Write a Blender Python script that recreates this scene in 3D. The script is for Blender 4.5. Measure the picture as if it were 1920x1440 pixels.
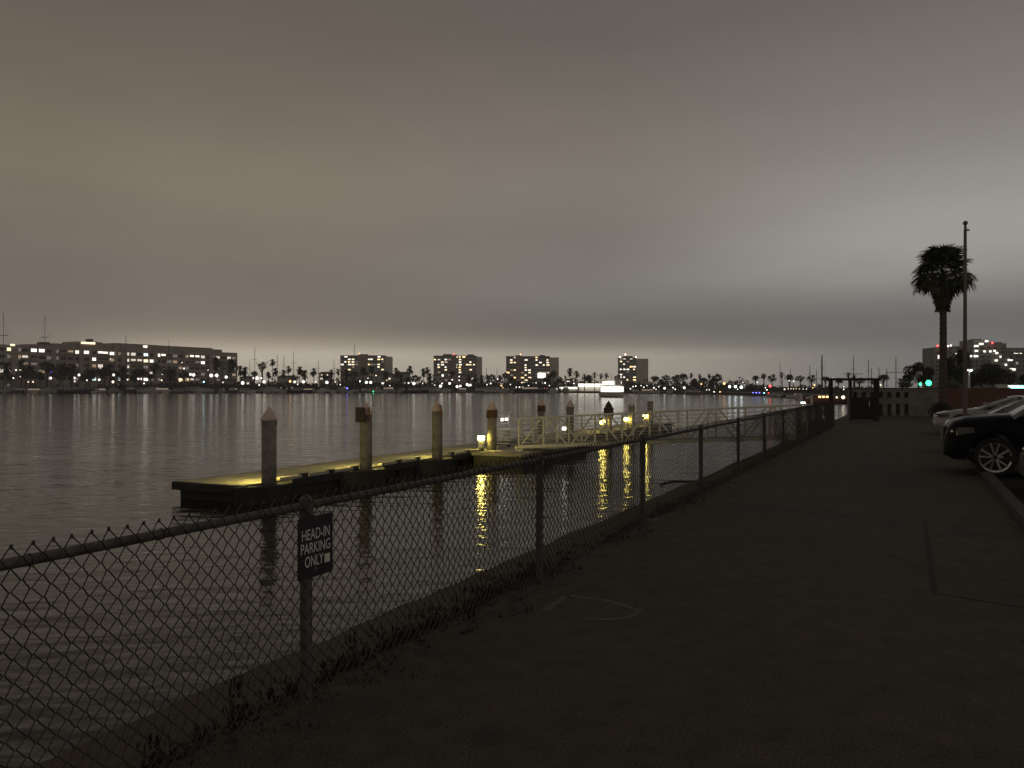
import bpy, math, random
from mathutils import Vector, Matrix

random.seed(7)
R = math.radians
sc = bpy.context.scene
for o in list(bpy.data.objects):
    bpy.data.objects.remove(o)
COL = sc.collection

# ------------------------------------------------------------------ camera
F = 1540.0            # focal length in pixels of a 1920 wide picture
CX, HZ = 960.0, 727.0  # principal column, horizon row
EYE = 1.65
cam_d = bpy.data.cameras.new("camera")
cam = bpy.data.objects.new("camera", cam_d)
COL.objects.link(cam)
cam.location = (0, 0, EYE)
cam.rotation_euler = (R(90) + math.atan((HZ - 720.0) / F), 0, 0)
cam_d.sensor_width = 36.0
cam_d.lens = 36.0 * F / 1920.0
cam_d.clip_start = 0.05
cam_d.clip_end = 8000.0
sc.camera = cam

# ------------------------------------------------------------------ night sky: low cloud lit by the city
def lin(c):
    return tuple(((v / 255.0) / 12.92 if v / 255.0 <= 0.04045 else ((v / 255.0 + 0.055) / 1.055) ** 2.4) for v in c)

HAZE, HAZE_TOP, HAZE_FAR = 0.00034, 50.0, 1650.0     # even sea air between here and the cloud
world = bpy.data.worlds.new("World")
sc.world = world
world.use_nodes = True
wn, wl = world.node_tree.nodes, world.node_tree.links
wn.clear()
w_out = wn.new("ShaderNodeOutputWorld")
w_bg = wn.new("ShaderNodeBackground")
w_tc = wn.new("ShaderNodeTexCoord")
w_sep = wn.new("ShaderNodeSeparateXYZ")
wl.new(w_tc.outputs["Generated"], w_sep.inputs[0])

def wmath(op, a, b=None, c=None, clamp=False):
    n = wn.new("ShaderNodeMath"); n.operation = op; n.use_clamp = clamp
    for i, v in enumerate((a, b, c)):
        if v is None: continue
        if isinstance(v, (int, float)): n.inputs[i].default_value = v
        else: wl.new(v, n.inputs[i])
    return n.outputs[0]

# soft, stretched cloud noise also bends the elevation a little so the cloud base has no ruled edges
w_map = wn.new("ShaderNodeMapping"); w_map.inputs["Scale"].default_value = (1.6, 1.6, 7.0)
wl.new(w_tc.outputs["Generated"], w_map.inputs[0])
w_n1 = wn.new("ShaderNodeTexNoise"); w_n1.inputs["Scale"].default_value = 1.3
w_n1.inputs["Detail"].default_value = 4.0; w_n1.inputs["Roughness"].default_value = 0.45
wl.new(w_map.outputs[0], w_n1.inputs[0])
w_n2 = wn.new("ShaderNodeTexNoise"); w_n2.inputs["Scale"].default_value = 2.6
w_n2.inputs["Detail"].default_value = 8.0; w_n2.inputs["Roughness"].default_value = 0.62
wl.new(w_map.outputs[0], w_n2.inputs[0])
zz = wmath("ABSOLUTE", w_sep.outputs["Z"])
# fade of the noise with elevation keeps the thin bright strip above the far shore in place
nfade = wmath("MULTIPLY", zz, 6.0, clamp=True)
warp = wmath("MULTIPLY", wmath("SUBTRACT", w_n1.outputs[0], 0.5), 0.045)
elev = wmath("ADD", zz, wmath("MULTIPLY", warp, nfade))
elev = wmath("SQRT", wmath("MAXIMUM", elev, 0.0))

def ramp(stops):
    n = wn.new("ShaderNodeValToRGB"); n.color_ramp.interpolation = "B_SPLINE"
    el = n.color_ramp.elements
    while len(el) > 1: el.remove(el[-1])
    first = True
    for y, c in stops:
        t = (HZ - y) / F
        p = math.sqrt(max(0.0, t / math.sqrt(1 + t * t)))
        e = el[0] if first else el.new(p)
        path = min((HAZE_TOP - EYE) / max(t / math.sqrt(1 + t * t), 1e-4), HAZE_FAR * math.sqrt(1 + t * t))
        T = math.exp(-HAZE * path)       # colours are as seen from here, so the air in front is taken off
        c = tuple(max(0.0, (v - (1 - T) * w_) / T) for v, w_ in zip(lin(c), (.125, .112, .095)))
        e.position = p; e.color = (*c, 1); first = False
    wl.new(elev, n.inputs[0])
    return n.outputs[0]

SKY_LL = [(727, (124, 115, 106)), (690, (128, 119, 110)), (664, (130, 121, 111)), (648, (128, 119, 109)), (622, (124, 116, 107)), (585, (120, 112, 103)),
          (520, (116, 108, 100)), (450, (121, 111, 101)), (380, (125, 115, 102)), (300, (121, 111, 98)), (180, (110, 101, 91)), (60, (102, 94, 85)), (-250, (94, 88, 82)), (-3000, (92, 87, 82))]
SKY_L = [(727, (160, 150, 136)), (690, (182, 173, 158)), (664, (184, 174, 158)), (646, (158, 146, 130)), (622, (130, 121, 111)), (585, (124, 116, 107)),
         (520, (120, 112, 103)), (450, (127, 117, 106)), (380, (130, 120, 107)), (300, (125, 115, 103)), (180, (112, 103, 93)), (60, (103, 95, 87)), (-250, (95, 89, 83)), (-3000, (92, 87, 82))]
SKY_C = [(727, (150, 142, 130)), (695, (166, 158, 145)), (668, (166, 158, 144)), (652, (134, 128, 118)), (622, (108, 104, 98)), (580, (118, 114, 108)),
         (530, (126, 122, 115)), (440, (121, 116, 109)), (370, (127, 121, 112)), (300, (127, 119, 110)), (180, (114, 107, 100)), (60, (103, 96, 90)), (-250, (95, 90, 85)), (-3000, (92, 87, 83))]
SKY_R = [(727, (122, 119, 115)), (690, (128, 125, 120)), (660, (118, 115, 111)), (640, (113, 110, 107)), (606, (111, 108, 106)), (572, (127, 124, 120)),
         (538, (146, 143, 138)), (478, (163, 160, 153)), (405, (150, 146, 140)), (320, (136, 131, 126)), (200, (122, 117, 113)), (60, (109, 103, 99)), (-250, (97, 92, 88)), (-3000, (92, 87, 83))]
cLL, cL, cC, cR = ramp(SKY_LL), ramp(SKY_L), ramp(SKY_C), ramp(SKY_R)
hlen = wmath("SQRT", wmath("ADD", wmath("MULTIPLY", w_sep.outputs["X"], w_sep.outputs["X"]), wmath("MULTIPLY", w_sep.outputs["Y"], w_sep.outputs["Y"])))
az = wmath("DIVIDE", w_sep.outputs["X"], wmath("MAXIMUM", hlen, 0.001))

def smooth(lo, hi):
    n = wn.new("ShaderNodeMapRange"); n.interpolation_type = "SMOOTHSTEP"
    n.inputs[1].default_value = lo; n.inputs[2].default_value = hi
    wl.new(az, n.inputs[0])
    return n.outputs[0]

def wmix(fac, a, b, mode="MIX"):
    n = wn.new("ShaderNodeMix"); n.data_type = "RGBA"; n.blend_type = mode
    for sock, v in ((n.inputs[0], fac), (n.inputs[6], a), (n.inputs[7], b)):
        if isinstance(v, (int, float)): sock.default_value = v
        elif isinstance(v, tuple): sock.default_value = v
        else: wl.new(v, sock)
    return n.outputs[2]

sky = wmix(smooth(-0.52, -0.36), cLL, cL)
sky = wmix(smooth(-0.32, 0.10), sky, cC)
sky = wmix(smooth(0.08, 0.47), sky, cR)
cl = wn.new("ShaderNodeMapRange")
cl.inputs[1].default_value = 0.25; cl.inputs[2].default_value = 0.75
cl.inputs[3].default_value = 0.945; cl.inputs[4].default_value = 1.055
wl.new(w_n2.outputs[0], cl.inputs[0])
w_comb = wn.new("ShaderNodeCombineXYZ")
for i in range(3): wl.new(cl.outputs[0], w_comb.inputs[i])
sky = wmix(1.0, sky, w_comb.outputs[0], "MULTIPLY")
wl.new(sky, w_bg.inputs[0])
w_bg.inputs[1].default_value = 1.0
wl.new(w_bg.outputs[0], w_out.inputs[0])

sc.view_settings.view_transform = "Standard"
sc.view_settings.look = "None"
sc.view_settings.exposure = 0.0
sc.view_settings.gamma = 1.0
sc.view_settings.use_curve_mapping = False
sc.render.engine = "CYCLES"
sc.cycles.max_bounces = 6
sc.cycles.diffuse_bounces = 2
sc.cycles.glossy_bounces = 3
sc.cycles.transmission_bounces = 3
sc.cycles.sample_clamp_indirect = 3.0
sc.cycles.sample_clamp_direct = 0.0
sc.cycles.use_denoising = True
try: sc.cycles.denoiser = "OPENIMAGEDENOISE"
except Exception: pass

# ------------------------------------------------------------------ geometry of the place
TH = math.atan2(0.9002, 0.4355)       # the waterfront runs along this heading
UX, UY = math.cos(TH), math.sin(TH)
def uv(u, v, z=0.0): return Vector((u * UX - v * UY, u * UY + v * UX, z))   # u along the fence, v out over the water
def at(px, py, Y): return Vector(((px - CX) / F * Y, Y, EYE - (py - HZ) / F * Y))
def atx(px, Y): return (px - CX) / F * Y
def zat(py, Y): return EYE - (py - HZ) / F * Y
WATER = -1.2

# ------------------------------------------------------------------ materials
def new_mat(name):
    m = bpy.data.materials.new(name); m.use_nodes = True
    nt = m.node_tree
    return m, nt, nt.nodes["Principled BSDF"]

def pbr(name, col, rough=0.7, metal=0.0, var=0.25, scale=3.0, bump=0.0, bscale=40.0, col2=None, coat=0.0):
    m, nt, b = new_mat(name)
    tc = nt.nodes.new("ShaderNodeTexCoord")
    n = nt.nodes.new("ShaderNodeTexNoise"); n.inputs["Scale"].default_value = scale
    n.inputs["Detail"].default_value = 6.0; n.inputs["Roughness"].default_value = 0.6
    nt.links.new(tc.outputs["Object"], n.inputs[0])
    r = nt.nodes.new("ShaderNodeValToRGB")
    c2 = col2 or tuple(c * (1 - var) for c in col)
    c1 = tuple(min(1, c * (1 + var)) for c in col)
    r.color_ramp.elements[0].position = 0.3; r.color_ramp.elements[0].color = (*c2, 1)
    r.color_ramp.elements[1].position = 0.7; r.color_ramp.elements[1].color = (*c1, 1)
    nt.links.new(n.outputs[0], r.inputs[0]); nt.links.new(r.outputs[0], b.inputs["Base Color"])
    b.inputs["Roughness"].default_value = rough; b.inputs["Metallic"].default_value = metal
    b.inputs["Coat Weight"].default_value = coat
    if bump:
        n2 = nt.nodes.new("ShaderNodeTexNoise"); n2.inputs["Scale"].default_value = bscale; n2.inputs["Detail"].default_value = 5.0
        nt.links.new(tc.outputs["Object"], n2.inputs[0])
        bp = nt.nodes.new("ShaderNodeBump"); bp.inputs["Strength"].default_value = bump; bp.inputs["Distance"].default_value = 0.02
        nt.links.new(n2.outputs[0], bp.inputs["Height"]); nt.links.new(bp.outputs[0], b.inputs["Normal"])
    return m

def glow(name, col, strength):
    m, nt, b = new_mat(name)
    b.inputs["Base Color"].default_value = (0.8, 0.8, 0.8, 1)
    b.inputs["Emission Color"].default_value = (*col, 1)
    b.inputs["Emission Strength"].default_value = strength
    return m

M = {}
M["galv"] = pbr("galvanised_steel", (0.13, 0.12, 0.105), 0.65, 0.2, 0.35, 9)
M["wire"] = pbr("weathered_wire", (0.058, 0.052, 0.044), 0.7, 0.1, 0.3, 20)
M["sign"] = pbr("sign_plate", (0.035, 0.022, 0.03), 0.45, 0, 0.2, 12)
M["sign_white"] = pbr("sign_white_print", (0.85, 0.8, 0.8), 0.6, 0, 0.05, 30)
M["sticker"] = pbr("cream_sticker", (0.85, 0.82, 0.7), 0.6, 0, 0.06, 30)
M["concrete"] = pbr("pile_concrete", (0.29, 0.26, 0.22), 0.85, 0, 0.38, 3.5, 0.6, 16)
def tide(m):
    nt = m.node_tree; b_ = nt.nodes["Principled BSDF"]; src = b_.inputs["Base Color"].links[0].from_socket
    tc = nt.nodes.new("ShaderNodeTexCoord"); sp_ = nt.nodes.new("ShaderNodeSeparateXYZ"); nt.links.new(tc.outputs["Object"], sp_.inputs[0])
    nz = nt.nodes.new("ShaderNodeTexNoise"); nz.inputs["Scale"].default_value = 5.0; nz.inputs["Detail"].default_value = 5.0; nt.links.new(tc.outputs["Object"], nz.inputs[0])
    ad = nt.nodes.new("ShaderNodeMath"); ad.operation = "MULTIPLY_ADD"; ad.inputs[1].default_value = 0.7; nt.links.new(nz.outputs[0], ad.inputs[0]); nt.links.new(sp_.outputs["Z"], ad.inputs[2])
    mr = nt.nodes.new("ShaderNodeMapRange"); mr.inputs[1].default_value = 0.75; mr.inputs[2].default_value = 1.25; mr.inputs[3].default_value = 0.3; mr.inputs[4].default_value = 1.0
    nt.links.new(ad.outputs[0], mr.inputs[0])
    mx = nt.nodes.new("ShaderNodeMix"); mx.data_type = "RGBA"; mx.inputs[6].default_value = (0.035, 0.035, 0.022, 1)
    nt.links.new(mr.outputs[0], mx.inputs[0]); nt.links.new(src, mx.inputs[7]); nt.links.new(mx.outputs[2], b_.inputs["Base Color"])
tide(M["concrete"])
M["cone"] = pbr("faded_cone_cap", (0.82, 0.62, 0.52), 0.7, 0, 0.2, 6)
M["redplate"] = pbr("faded_red_plate", (0.34, 0.15, 0.10), 0.7, 0, 0.25, 6)
M["sleeve"] = pbr("rusty_pile_sleeve", (0.15, 0.08, 0.05), 0.8, 0, 0.35, 5)
M["darkplate"] = pbr("dark_plate", (0.07, 0.055, 0.045), 0.7, 0, 0.25, 6)
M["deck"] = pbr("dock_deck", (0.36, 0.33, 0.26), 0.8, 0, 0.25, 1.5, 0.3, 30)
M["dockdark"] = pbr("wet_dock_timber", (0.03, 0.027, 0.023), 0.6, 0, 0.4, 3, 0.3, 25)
M["rubrail"] = pbr("pale_rub_rail", (0.5, 0.46, 0.36), 0.7, 0, 0.2, 5)
M["alu"] = pbr("gangway_aluminium", (0.72, 0.69, 0.62), 0.5, 0.0, 0.2, 5)
M["white"] = pbr("white_paint", (0.72, 0.7, 0.65), 0.55, 0, 0.12, 4)
M["black"] = pbr("black_steel", (0.022, 0.02, 0.018), 0.55, 0.2, 0.3, 8)
M["brownsteel"] = pbr("rusty_dark_steel", (0.022, 0.017, 0.014), 0.7, 0.2, 0.4, 8)
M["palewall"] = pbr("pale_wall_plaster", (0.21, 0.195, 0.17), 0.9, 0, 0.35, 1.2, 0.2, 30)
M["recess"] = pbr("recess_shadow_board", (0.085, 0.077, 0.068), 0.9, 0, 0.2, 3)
M["leaf_dark"] = pbr("dark_foliage", (0.035, 0.04, 0.02), 0.7, 0, 0.5, 0.8)
M["leaf_mid"] = pbr("mid_foliage", (0.07, 0.085, 0.045), 0.7, 0, 0.45, 0.6)
M["leaf_pale"] = pbr("pale_shrub_foliage", (0.12, 0.13, 0.07), 0.75, 0, 0.4, 0.6)
M["frond"] = pbr("palm_frond", (0.045, 0.05, 0.022), 0.55, 0, 0.4, 2)
M["deadfrond"] = pbr("dead_palm_frond", (0.07, 0.05, 0.03), 0.85, 0, 0.35, 2)
M["bark"] = pbr("palm_bark", (0.09, 0.07, 0.05), 0.9, 0, 0.4, 6, 0.6, 12)
M["weed"] = pbr("dry_weed", (0.03, 0.028, 0.016), 0.8, 0, 0.5, 5)
M["boatwhite"] = pbr("boat_gelcoat", (0.5, 0.48, 0.46), 0.35, 0, 0.15, 0.6)
M["boatdark"] = pbr("boat_canvas_dark", (0.05, 0.05, 0.055), 0.7, 0, 0.3, 0.8)
M["boatmauve"] = pbr("boat_cover_mauve", (0.2, 0.15, 0.17), 0.7, 0, 0.2, 0.8)
M["mast"] = pbr("mast_grey", (0.10, 0.095, 0.09), 0.5, 0.3, 0.2, 2)
M["glass"] = pbr("dark_glass", (0.02, 0.021, 0.023), 0.08, 0, 0.2, 2)
M["farwall"] = pbr("far_stucco_brown", (0.42, 0.35, 0.30), 0.9, 0, 0.2, 0.08)
M["farwall2"] = pbr("far_stucco_pale", (0.46, 0.44, 0.38), 0.9, 0, 0.15, 0.08)
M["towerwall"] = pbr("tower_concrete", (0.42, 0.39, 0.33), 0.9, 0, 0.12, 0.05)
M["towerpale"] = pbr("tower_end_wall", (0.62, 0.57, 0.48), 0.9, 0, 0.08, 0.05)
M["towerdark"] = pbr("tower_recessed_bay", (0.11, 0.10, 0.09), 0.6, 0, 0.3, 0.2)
M["core"] = pbr("tower_core_reddish", (0.36, 0.26, 0.21), 0.9, 0, 0.1, 0.05)
M["farroof"] = pbr("far_roof", (0.12, 0.11, 0.10), 0.9, 0, 0.2, 0.2)
M["quay"] = pbr("far_quay", (0.085, 0.077, 0.068), 0.9, 0, 0.3, 0.1)
M["brick"] = pbr("red_brick", (0.17, 0.075, 0.052), 0.9, 0, 0.25, 5)
M["mortar"] = pbr("brick_mortar", (0.13, 0.09, 0.07), 0.95, 0, 0.2, 5)
M["suv_paint"] = pbr("dark_blue_black_paint", (0.005, 0.007, 0.009), 0.3, 0.0, 0.1, 1)
M["suv_paint"].node_tree.nodes["Principled BSDF"].inputs["Specular IOR Level"].default_value = 0.08
M["car_silver"] = pbr("silver_car_paint", (0.30, 0.285, 0.265), 0.3, 0.3, 0.06, 1, coat=0.8)
M["car_grey"] = pbr("grey_car_paint", (0.16, 0.15, 0.14), 0.28, 0.3, 0.06, 1, coat=0.8)
M["rubber"] = pbr("tyre_rubber", (0.02, 0.019, 0.018), 0.85, 0, 0.2, 8)
M["alloy"] = pbr("alloy_rim", (0.6, 0.58, 0.55), 0.25, 0.85, 0.08, 6)
M["carblack"] = pbr("car_black_trim", (0.018, 0.018, 0.018), 0.5, 0, 0.2, 6)
M["lens"] = pbr("headlight_lens", (0.05, 0.05, 0.05), 0.08, 0.0, 0.3, 8)
M["chrome"] = pbr("chrome_trim", (0.7, 0.7, 0.68), 0.12, 1.0, 0.05, 6)
M["kerb"] = pbr("kerb_concrete", (0.07, 0.064, 0.057), 0.9, 0, 0.3, 4, 0.3, 30)
M["paintmark"] = pbr("worn_road_paint", (0.117, 0.104, 0.092), 0.95, 0, 0.1, 10, col2=(0.088, 0.076, 0.064))
M["tar"] = pbr("dark_crack_filler", (0.028, 0.023, 0.019), 0.95, 0, 0.3, 6)
M["patch"] = pbr("asphalt_patch", (0.050, 0.043, 0.037), 0.95, 0, 0.4, 6, 0.4, 60)
M["flagpole"] = pbr("flagpole_paint", (0.16, 0.12, 0.1), 0.5, 0.2, 0.2, 3)
M["barge"] = pbr("rust_red_barge", (0.30, 0.10, 0.06), 0.8, 0, 0.3, 0.6)

G = {}
G["white"] = glow("lamp_white", (1.0, 0.95, 0.86), 2.3)
G["warm"] = glow("lamp_warm", (1.0, 0.82, 0.58), 2.1)
G["cool"] = glow("lamp_cool", (0.82, 0.93, 1.0), 5)
G["orange"] = glow("lamp_orange", (1.0, 0.55, 0.22), 2.6)
G["yellow"] = glow("lamp_yellow", (1.0, 0.88, 0.35), 2.6)
G["red"] = glow("lamp_red", (1.0, 0.05, 0.05), 5)
G["blue"] = glow("lamp_blue", (0.12, 0.12, 1.0), 7)
G["cyan"] = glow("lamp_cyan", (0.25, 0.8, 0.9), 9)
G["green"] = glow("lamp_green", (0.02, 1.0, 0.22), 9)
G["pink"] = glow("beacon_pink", (1.0, 0.45, 0.38), 10)
G["dock"] = glow("dock_lamp_yellow", (1.0, 0.80, 0.16), 42)
G["foot"] = glow("foot_lamp_yellow", (1.0, 0.82, 0.2), 340)
G["win_warm"] = glow("window_lit_warm", (1.0, 0.80, 0.48), 2.0)
G["win_white"] = glow("window_lit_white", (1.0, 0.93, 0.78), 2.0)
G["win_dim"] = glow("window_lit_dim", (1.0, 0.88, 0.72), 0.9)
G["win_cool"] = glow("window_lit_cool", (0.75, 0.95, 0.95), 1.6)
G["win_orange"] = glow("window_lit_orange", (1.0, 0.62, 0.25), 3.0)
G["faint"] = glow("window_faint", (1.0, 0.9, 0.75), 0.12)
G["ember"] = glow("window_ember", (1.0, 0.72, 0.42), 0.3)
G["canopy"] = glow("lit_canopy_panel", (1.0, 0.95, 0.8), 2.2)
G["ferry"] = glow("lit_ferry_saloon", (1.0, 0.97, 0.88), 2.4)
G["landing"] = glow("landing_light_panel", (1.0, 0.95, 0.85), 5.0)

# ------------------------------------------------------------------ mesh helpers
class MB:
    def __init__(s): s.v = []; s.f = []; s.mi = []; s.cur = 0
    def add(s, vs, fs):
        k = len(s.v); s.v.extend([tuple(p) for p in vs]); s.f.extend([tuple(i + k for i in f) for f in fs]); s.mi.extend([s.cur] * len(fs)); return s
    def box(s, c, d, rz=0.0, taper=1.0):
        x, y, z = d[0] / 2, d[1] / 2, d[2] / 2; ca, sa = math.cos(rz), math.sin(rz); vs = []
        for k in (-1, 1):
            t = taper if k > 0 else 1.0
            for i, j in ((-1, -1), (1, -1), (1, 1), (-1, 1)):
                px, py = i * x * t, j * y * t
                vs.append((c[0] + px * ca - py * sa, c[1] + px * sa + py * ca, c[2] + k * z))
        return s.add(vs, [(3, 2, 1, 0), (4, 5, 6, 7), (0, 1, 5, 4), (1, 2, 6, 5), (2, 3, 7, 6), (3, 0, 4, 7)])
    def span(s, a, b): return s.box([(a[i] + b[i]) / 2 for i in range(3)], [abs(b[i] - a[i]) for i in range(3)])
    def tube(s, p0, p1, r0, r1=None, n=8, cap=True):
        r1 = r0 if r1 is None else r1
        p0, p1 = Vector(p0), Vector(p1); d = (p1 - p0)
        if d.length < 1e-6: return s
        d.normalize(); a = d.orthogonal().normalized(); b = d.cross(a)
        vs = []
        for p, r in ((p0, r0), (p1, r1)):
            for k in range(n):
                t = 2 * math.pi * k / n; vs.append(p + a * (r * math.cos(t)) + b * (r * math.sin(t)))
        fs = [(k, (k + 1) % n, n + (k + 1) % n, n + k) for k in range(n)]
        if cap: fs += [tuple(range(n - 1, -1, -1)), tuple(range(n, 2 * n))]
        return s.add(vs, fs)
    def bar(s, p0, p1, w, h):           # rectangular bar, h measured in the vertical plane
        p0, p1 = Vector(p0), Vector(p1); d = (p1 - p0).normalized()
        up = Vector((0, 0, 1)) if abs(d.z) < 0.95 else Vector((1, 0, 0))
        a = d.cross(up).normalized(); b = a.cross(d)
        vs = [p + a * (i * w / 2) + b * (j * h / 2) for p in (p0, p1) for i, j in ((-1, -1), (1, -1), (1, 1), (-1, 1))]
        return s.add(vs, [(3, 2, 1, 0), (4, 5, 6, 7), (0, 1, 5, 4), (1, 2, 6, 5), (2, 3, 7, 6), (3, 0, 4, 7)])
    def lathe(s, prof, n=16, axis="z", c=(0, 0, 0)):
        vs = []
        for r, h in prof:
            for k in range(n):
                t = 2 * math.pi * k / n; x, y = r * math.cos(t), r * math.sin(t)
                vs.append((c[0] + x, c[1] + y, c[2] + h) if axis == "z" else (c[0] + x, c[1] + h, c[2] + y))
        m = len(prof); fs = []
        for i in range(m - 1):
            for k in range(n):
                q = (i * n + k, i * n + (k + 1) % n, (i + 1) * n + (k + 1) % n, (i + 1) * n + k)
                fs.append(q if axis == "z" else q[::-1])
        fs.append(tuple(range(n - 1, -1, -1))); fs.append(tuple(range((m - 1) * n, m * n)))
        return s.add(vs, fs)
    def ball(s, c, r, n=6, sq=1.0):
        prof = [(r * math.sin(math.pi * i / n) + 1e-4, -r * sq * math.cos(math.pi * i / n)) for i in range(n + 1)]
        return s.lathe(prof, max(6, n + 2), "z", c)
    def prism(s, poly, z0, z1):
        n = len(poly); vs = [(x, y, z0) for x, y in poly] + [(x, y, z1) for x, y in poly]
        return s.add(vs, [tuple(range(n - 1, -1, -1)), tuple(range(n, 2 * n))] + [(k, (k + 1) % n, n + (k + 1) % n, n + k) for k in range(n)])
    def loft(s, rings, closed=True, caps=True):
        n = len(rings[0]); vs = [p for r in rings for p in r]; fs = []
        for i in range(len(rings) - 1):
            for k in range(n if closed else n - 1):
                fs.append((i * n + k, i * n + (k + 1) % n, (i + 1) * n + (k + 1) % n, (i + 1) * n + k))
        if caps and closed: fs += [tuple(range(n - 1, -1, -1)), tuple(range((len(rings) - 1) * n, len(rings) * n))]
        return s.add(vs, fs)
    def mesh(s, name, mats, smooth=False):
        me = bpy.data.meshes.new(name); me.from_pydata(s.v, [], s.f); me.update()
        for m in (mats if isinstance(mats, (list, tuple)) else [mats]): me.materials.append(m)
        if any(s.mi): me.polygons.foreach_set("material_index", s.mi)
        if smooth:
            me.shade_smooth()
            try: me.set_sharp_from_angle(angle=R(40))
            except Exception: pass
        return me
    def build(s, name, mats, parent=None, smooth=False): return inst(name, s.mesh(name, mats, smooth), parent)

def inst(name, me, parent=None, loc=None, rot=None, scale=None):
    o = bpy.data.objects.new(name, me); COL.objects.link(o)
    if parent is not None: o.parent = parent
    if loc is not None: o.location = loc
    if rot is not None: o.rotation_euler = rot
    if scale is not None: o.scale = scale if isinstance(scale, (tuple, list)) else (scale,) * 3
    return o
def tag(o, label=None, cat=None, group=None, kind=None):
    for k, v in (("label", label), ("category", cat), ("group", group), ("kind", kind)):
        if v: o[k] = v
    return o
def thing(name, label, cat, loc=(0, 0, 0), rz=0.0, group=None):
    o = bpy.data.objects.new(name, None); COL.objects.link(o)
    o.location = loc; o.rotation_euler = (0, 0, rz); o.empty_display_size = 0.2
    return tag(o, label, cat, group)

# ------------------------------------------------------------------ setting: water, land, walkway
def water_mat():
    m, nt, b = new_mat("harbour_water")
    b.inputs["Base Color"].default_value = (0.016, 0.014, 0.011, 1)
    b.inputs["Roughness"].default_value = 0.10; b.inputs["IOR"].default_value = 1.333
    tc = nt.nodes.new("ShaderNodeTexCoord")
    hs = None
    for scale, amp, rot, st in ((0.22, 1.0, 20, 1.6), (0.9, 0.75, -15, 1.9), (3.0, 0.17, 30, 1.6), (9.0, 0.04, 0, 1.2)):
        mp = nt.nodes.new("ShaderNodeMapping"); mp.inputs["Rotation"].default_value = (0, 0, R(rot))
        mp.inputs["Scale"].default_value = (1.0, st, 1.0)
        nt.links.new(tc.outputs["Object"], mp.inputs[0])
        n = nt.nodes.new("ShaderNodeTexNoise"); n.inputs["Scale"].default_value = scale; n.inputs["Detail"].default_value = 2.0
        nt.links.new(mp.outputs[0], n.inputs[0])
        k = nt.nodes.new("ShaderNodeMath"); k.operation = "MULTIPLY"; k.inputs[1].default_value = amp
        nt.links.new(n.outputs[0], k.inputs[0])
        if hs is None: hs = k.outputs[0]
        else:
            a = nt.nodes.new("ShaderNodeMath"); a.operation = "ADD"
            nt.links.new(hs, a.inputs[0]); nt.links.new(k.outputs[0], a.inputs[1]); hs = a.outputs[0]
    pn = nt.nodes.new("ShaderNodeTexNoise"); pn.inputs["Scale"].default_value = 0.045; pn.inputs["Detail"].default_value = 3.0
    nt.links.new(tc.outputs["Object"], pn.inputs[0])
    pm = nt.nodes.new("ShaderNodeMapRange"); pm.inputs[1].default_value = 0.35; pm.inputs[2].default_value = 0.65; pm.inputs[3].default_value = 0.55; pm.inputs[4].default_value = 1.25
    nt.links.new(pn.outputs[0], pm.inputs[0])
    bp = nt.nodes.new("ShaderNodeBump"); bp.inputs["Strength"].default_value = 1.0; bp.inputs["Distance"].default_value = 0.07
    km = nt.nodes.new("ShaderNodeMath"); km.operation = "MULTIPLY"; nt.links.new(hs, km.inputs[0]); nt.links.new(pm.outputs[0], km.inputs[1]); hs = km.outputs[0]
    nt.links.new(hs, bp.inputs["Height"]); nt.links.new(bp.outputs[0], b.inputs["Normal"])
    return m
M["water"] = water_mat()

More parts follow.
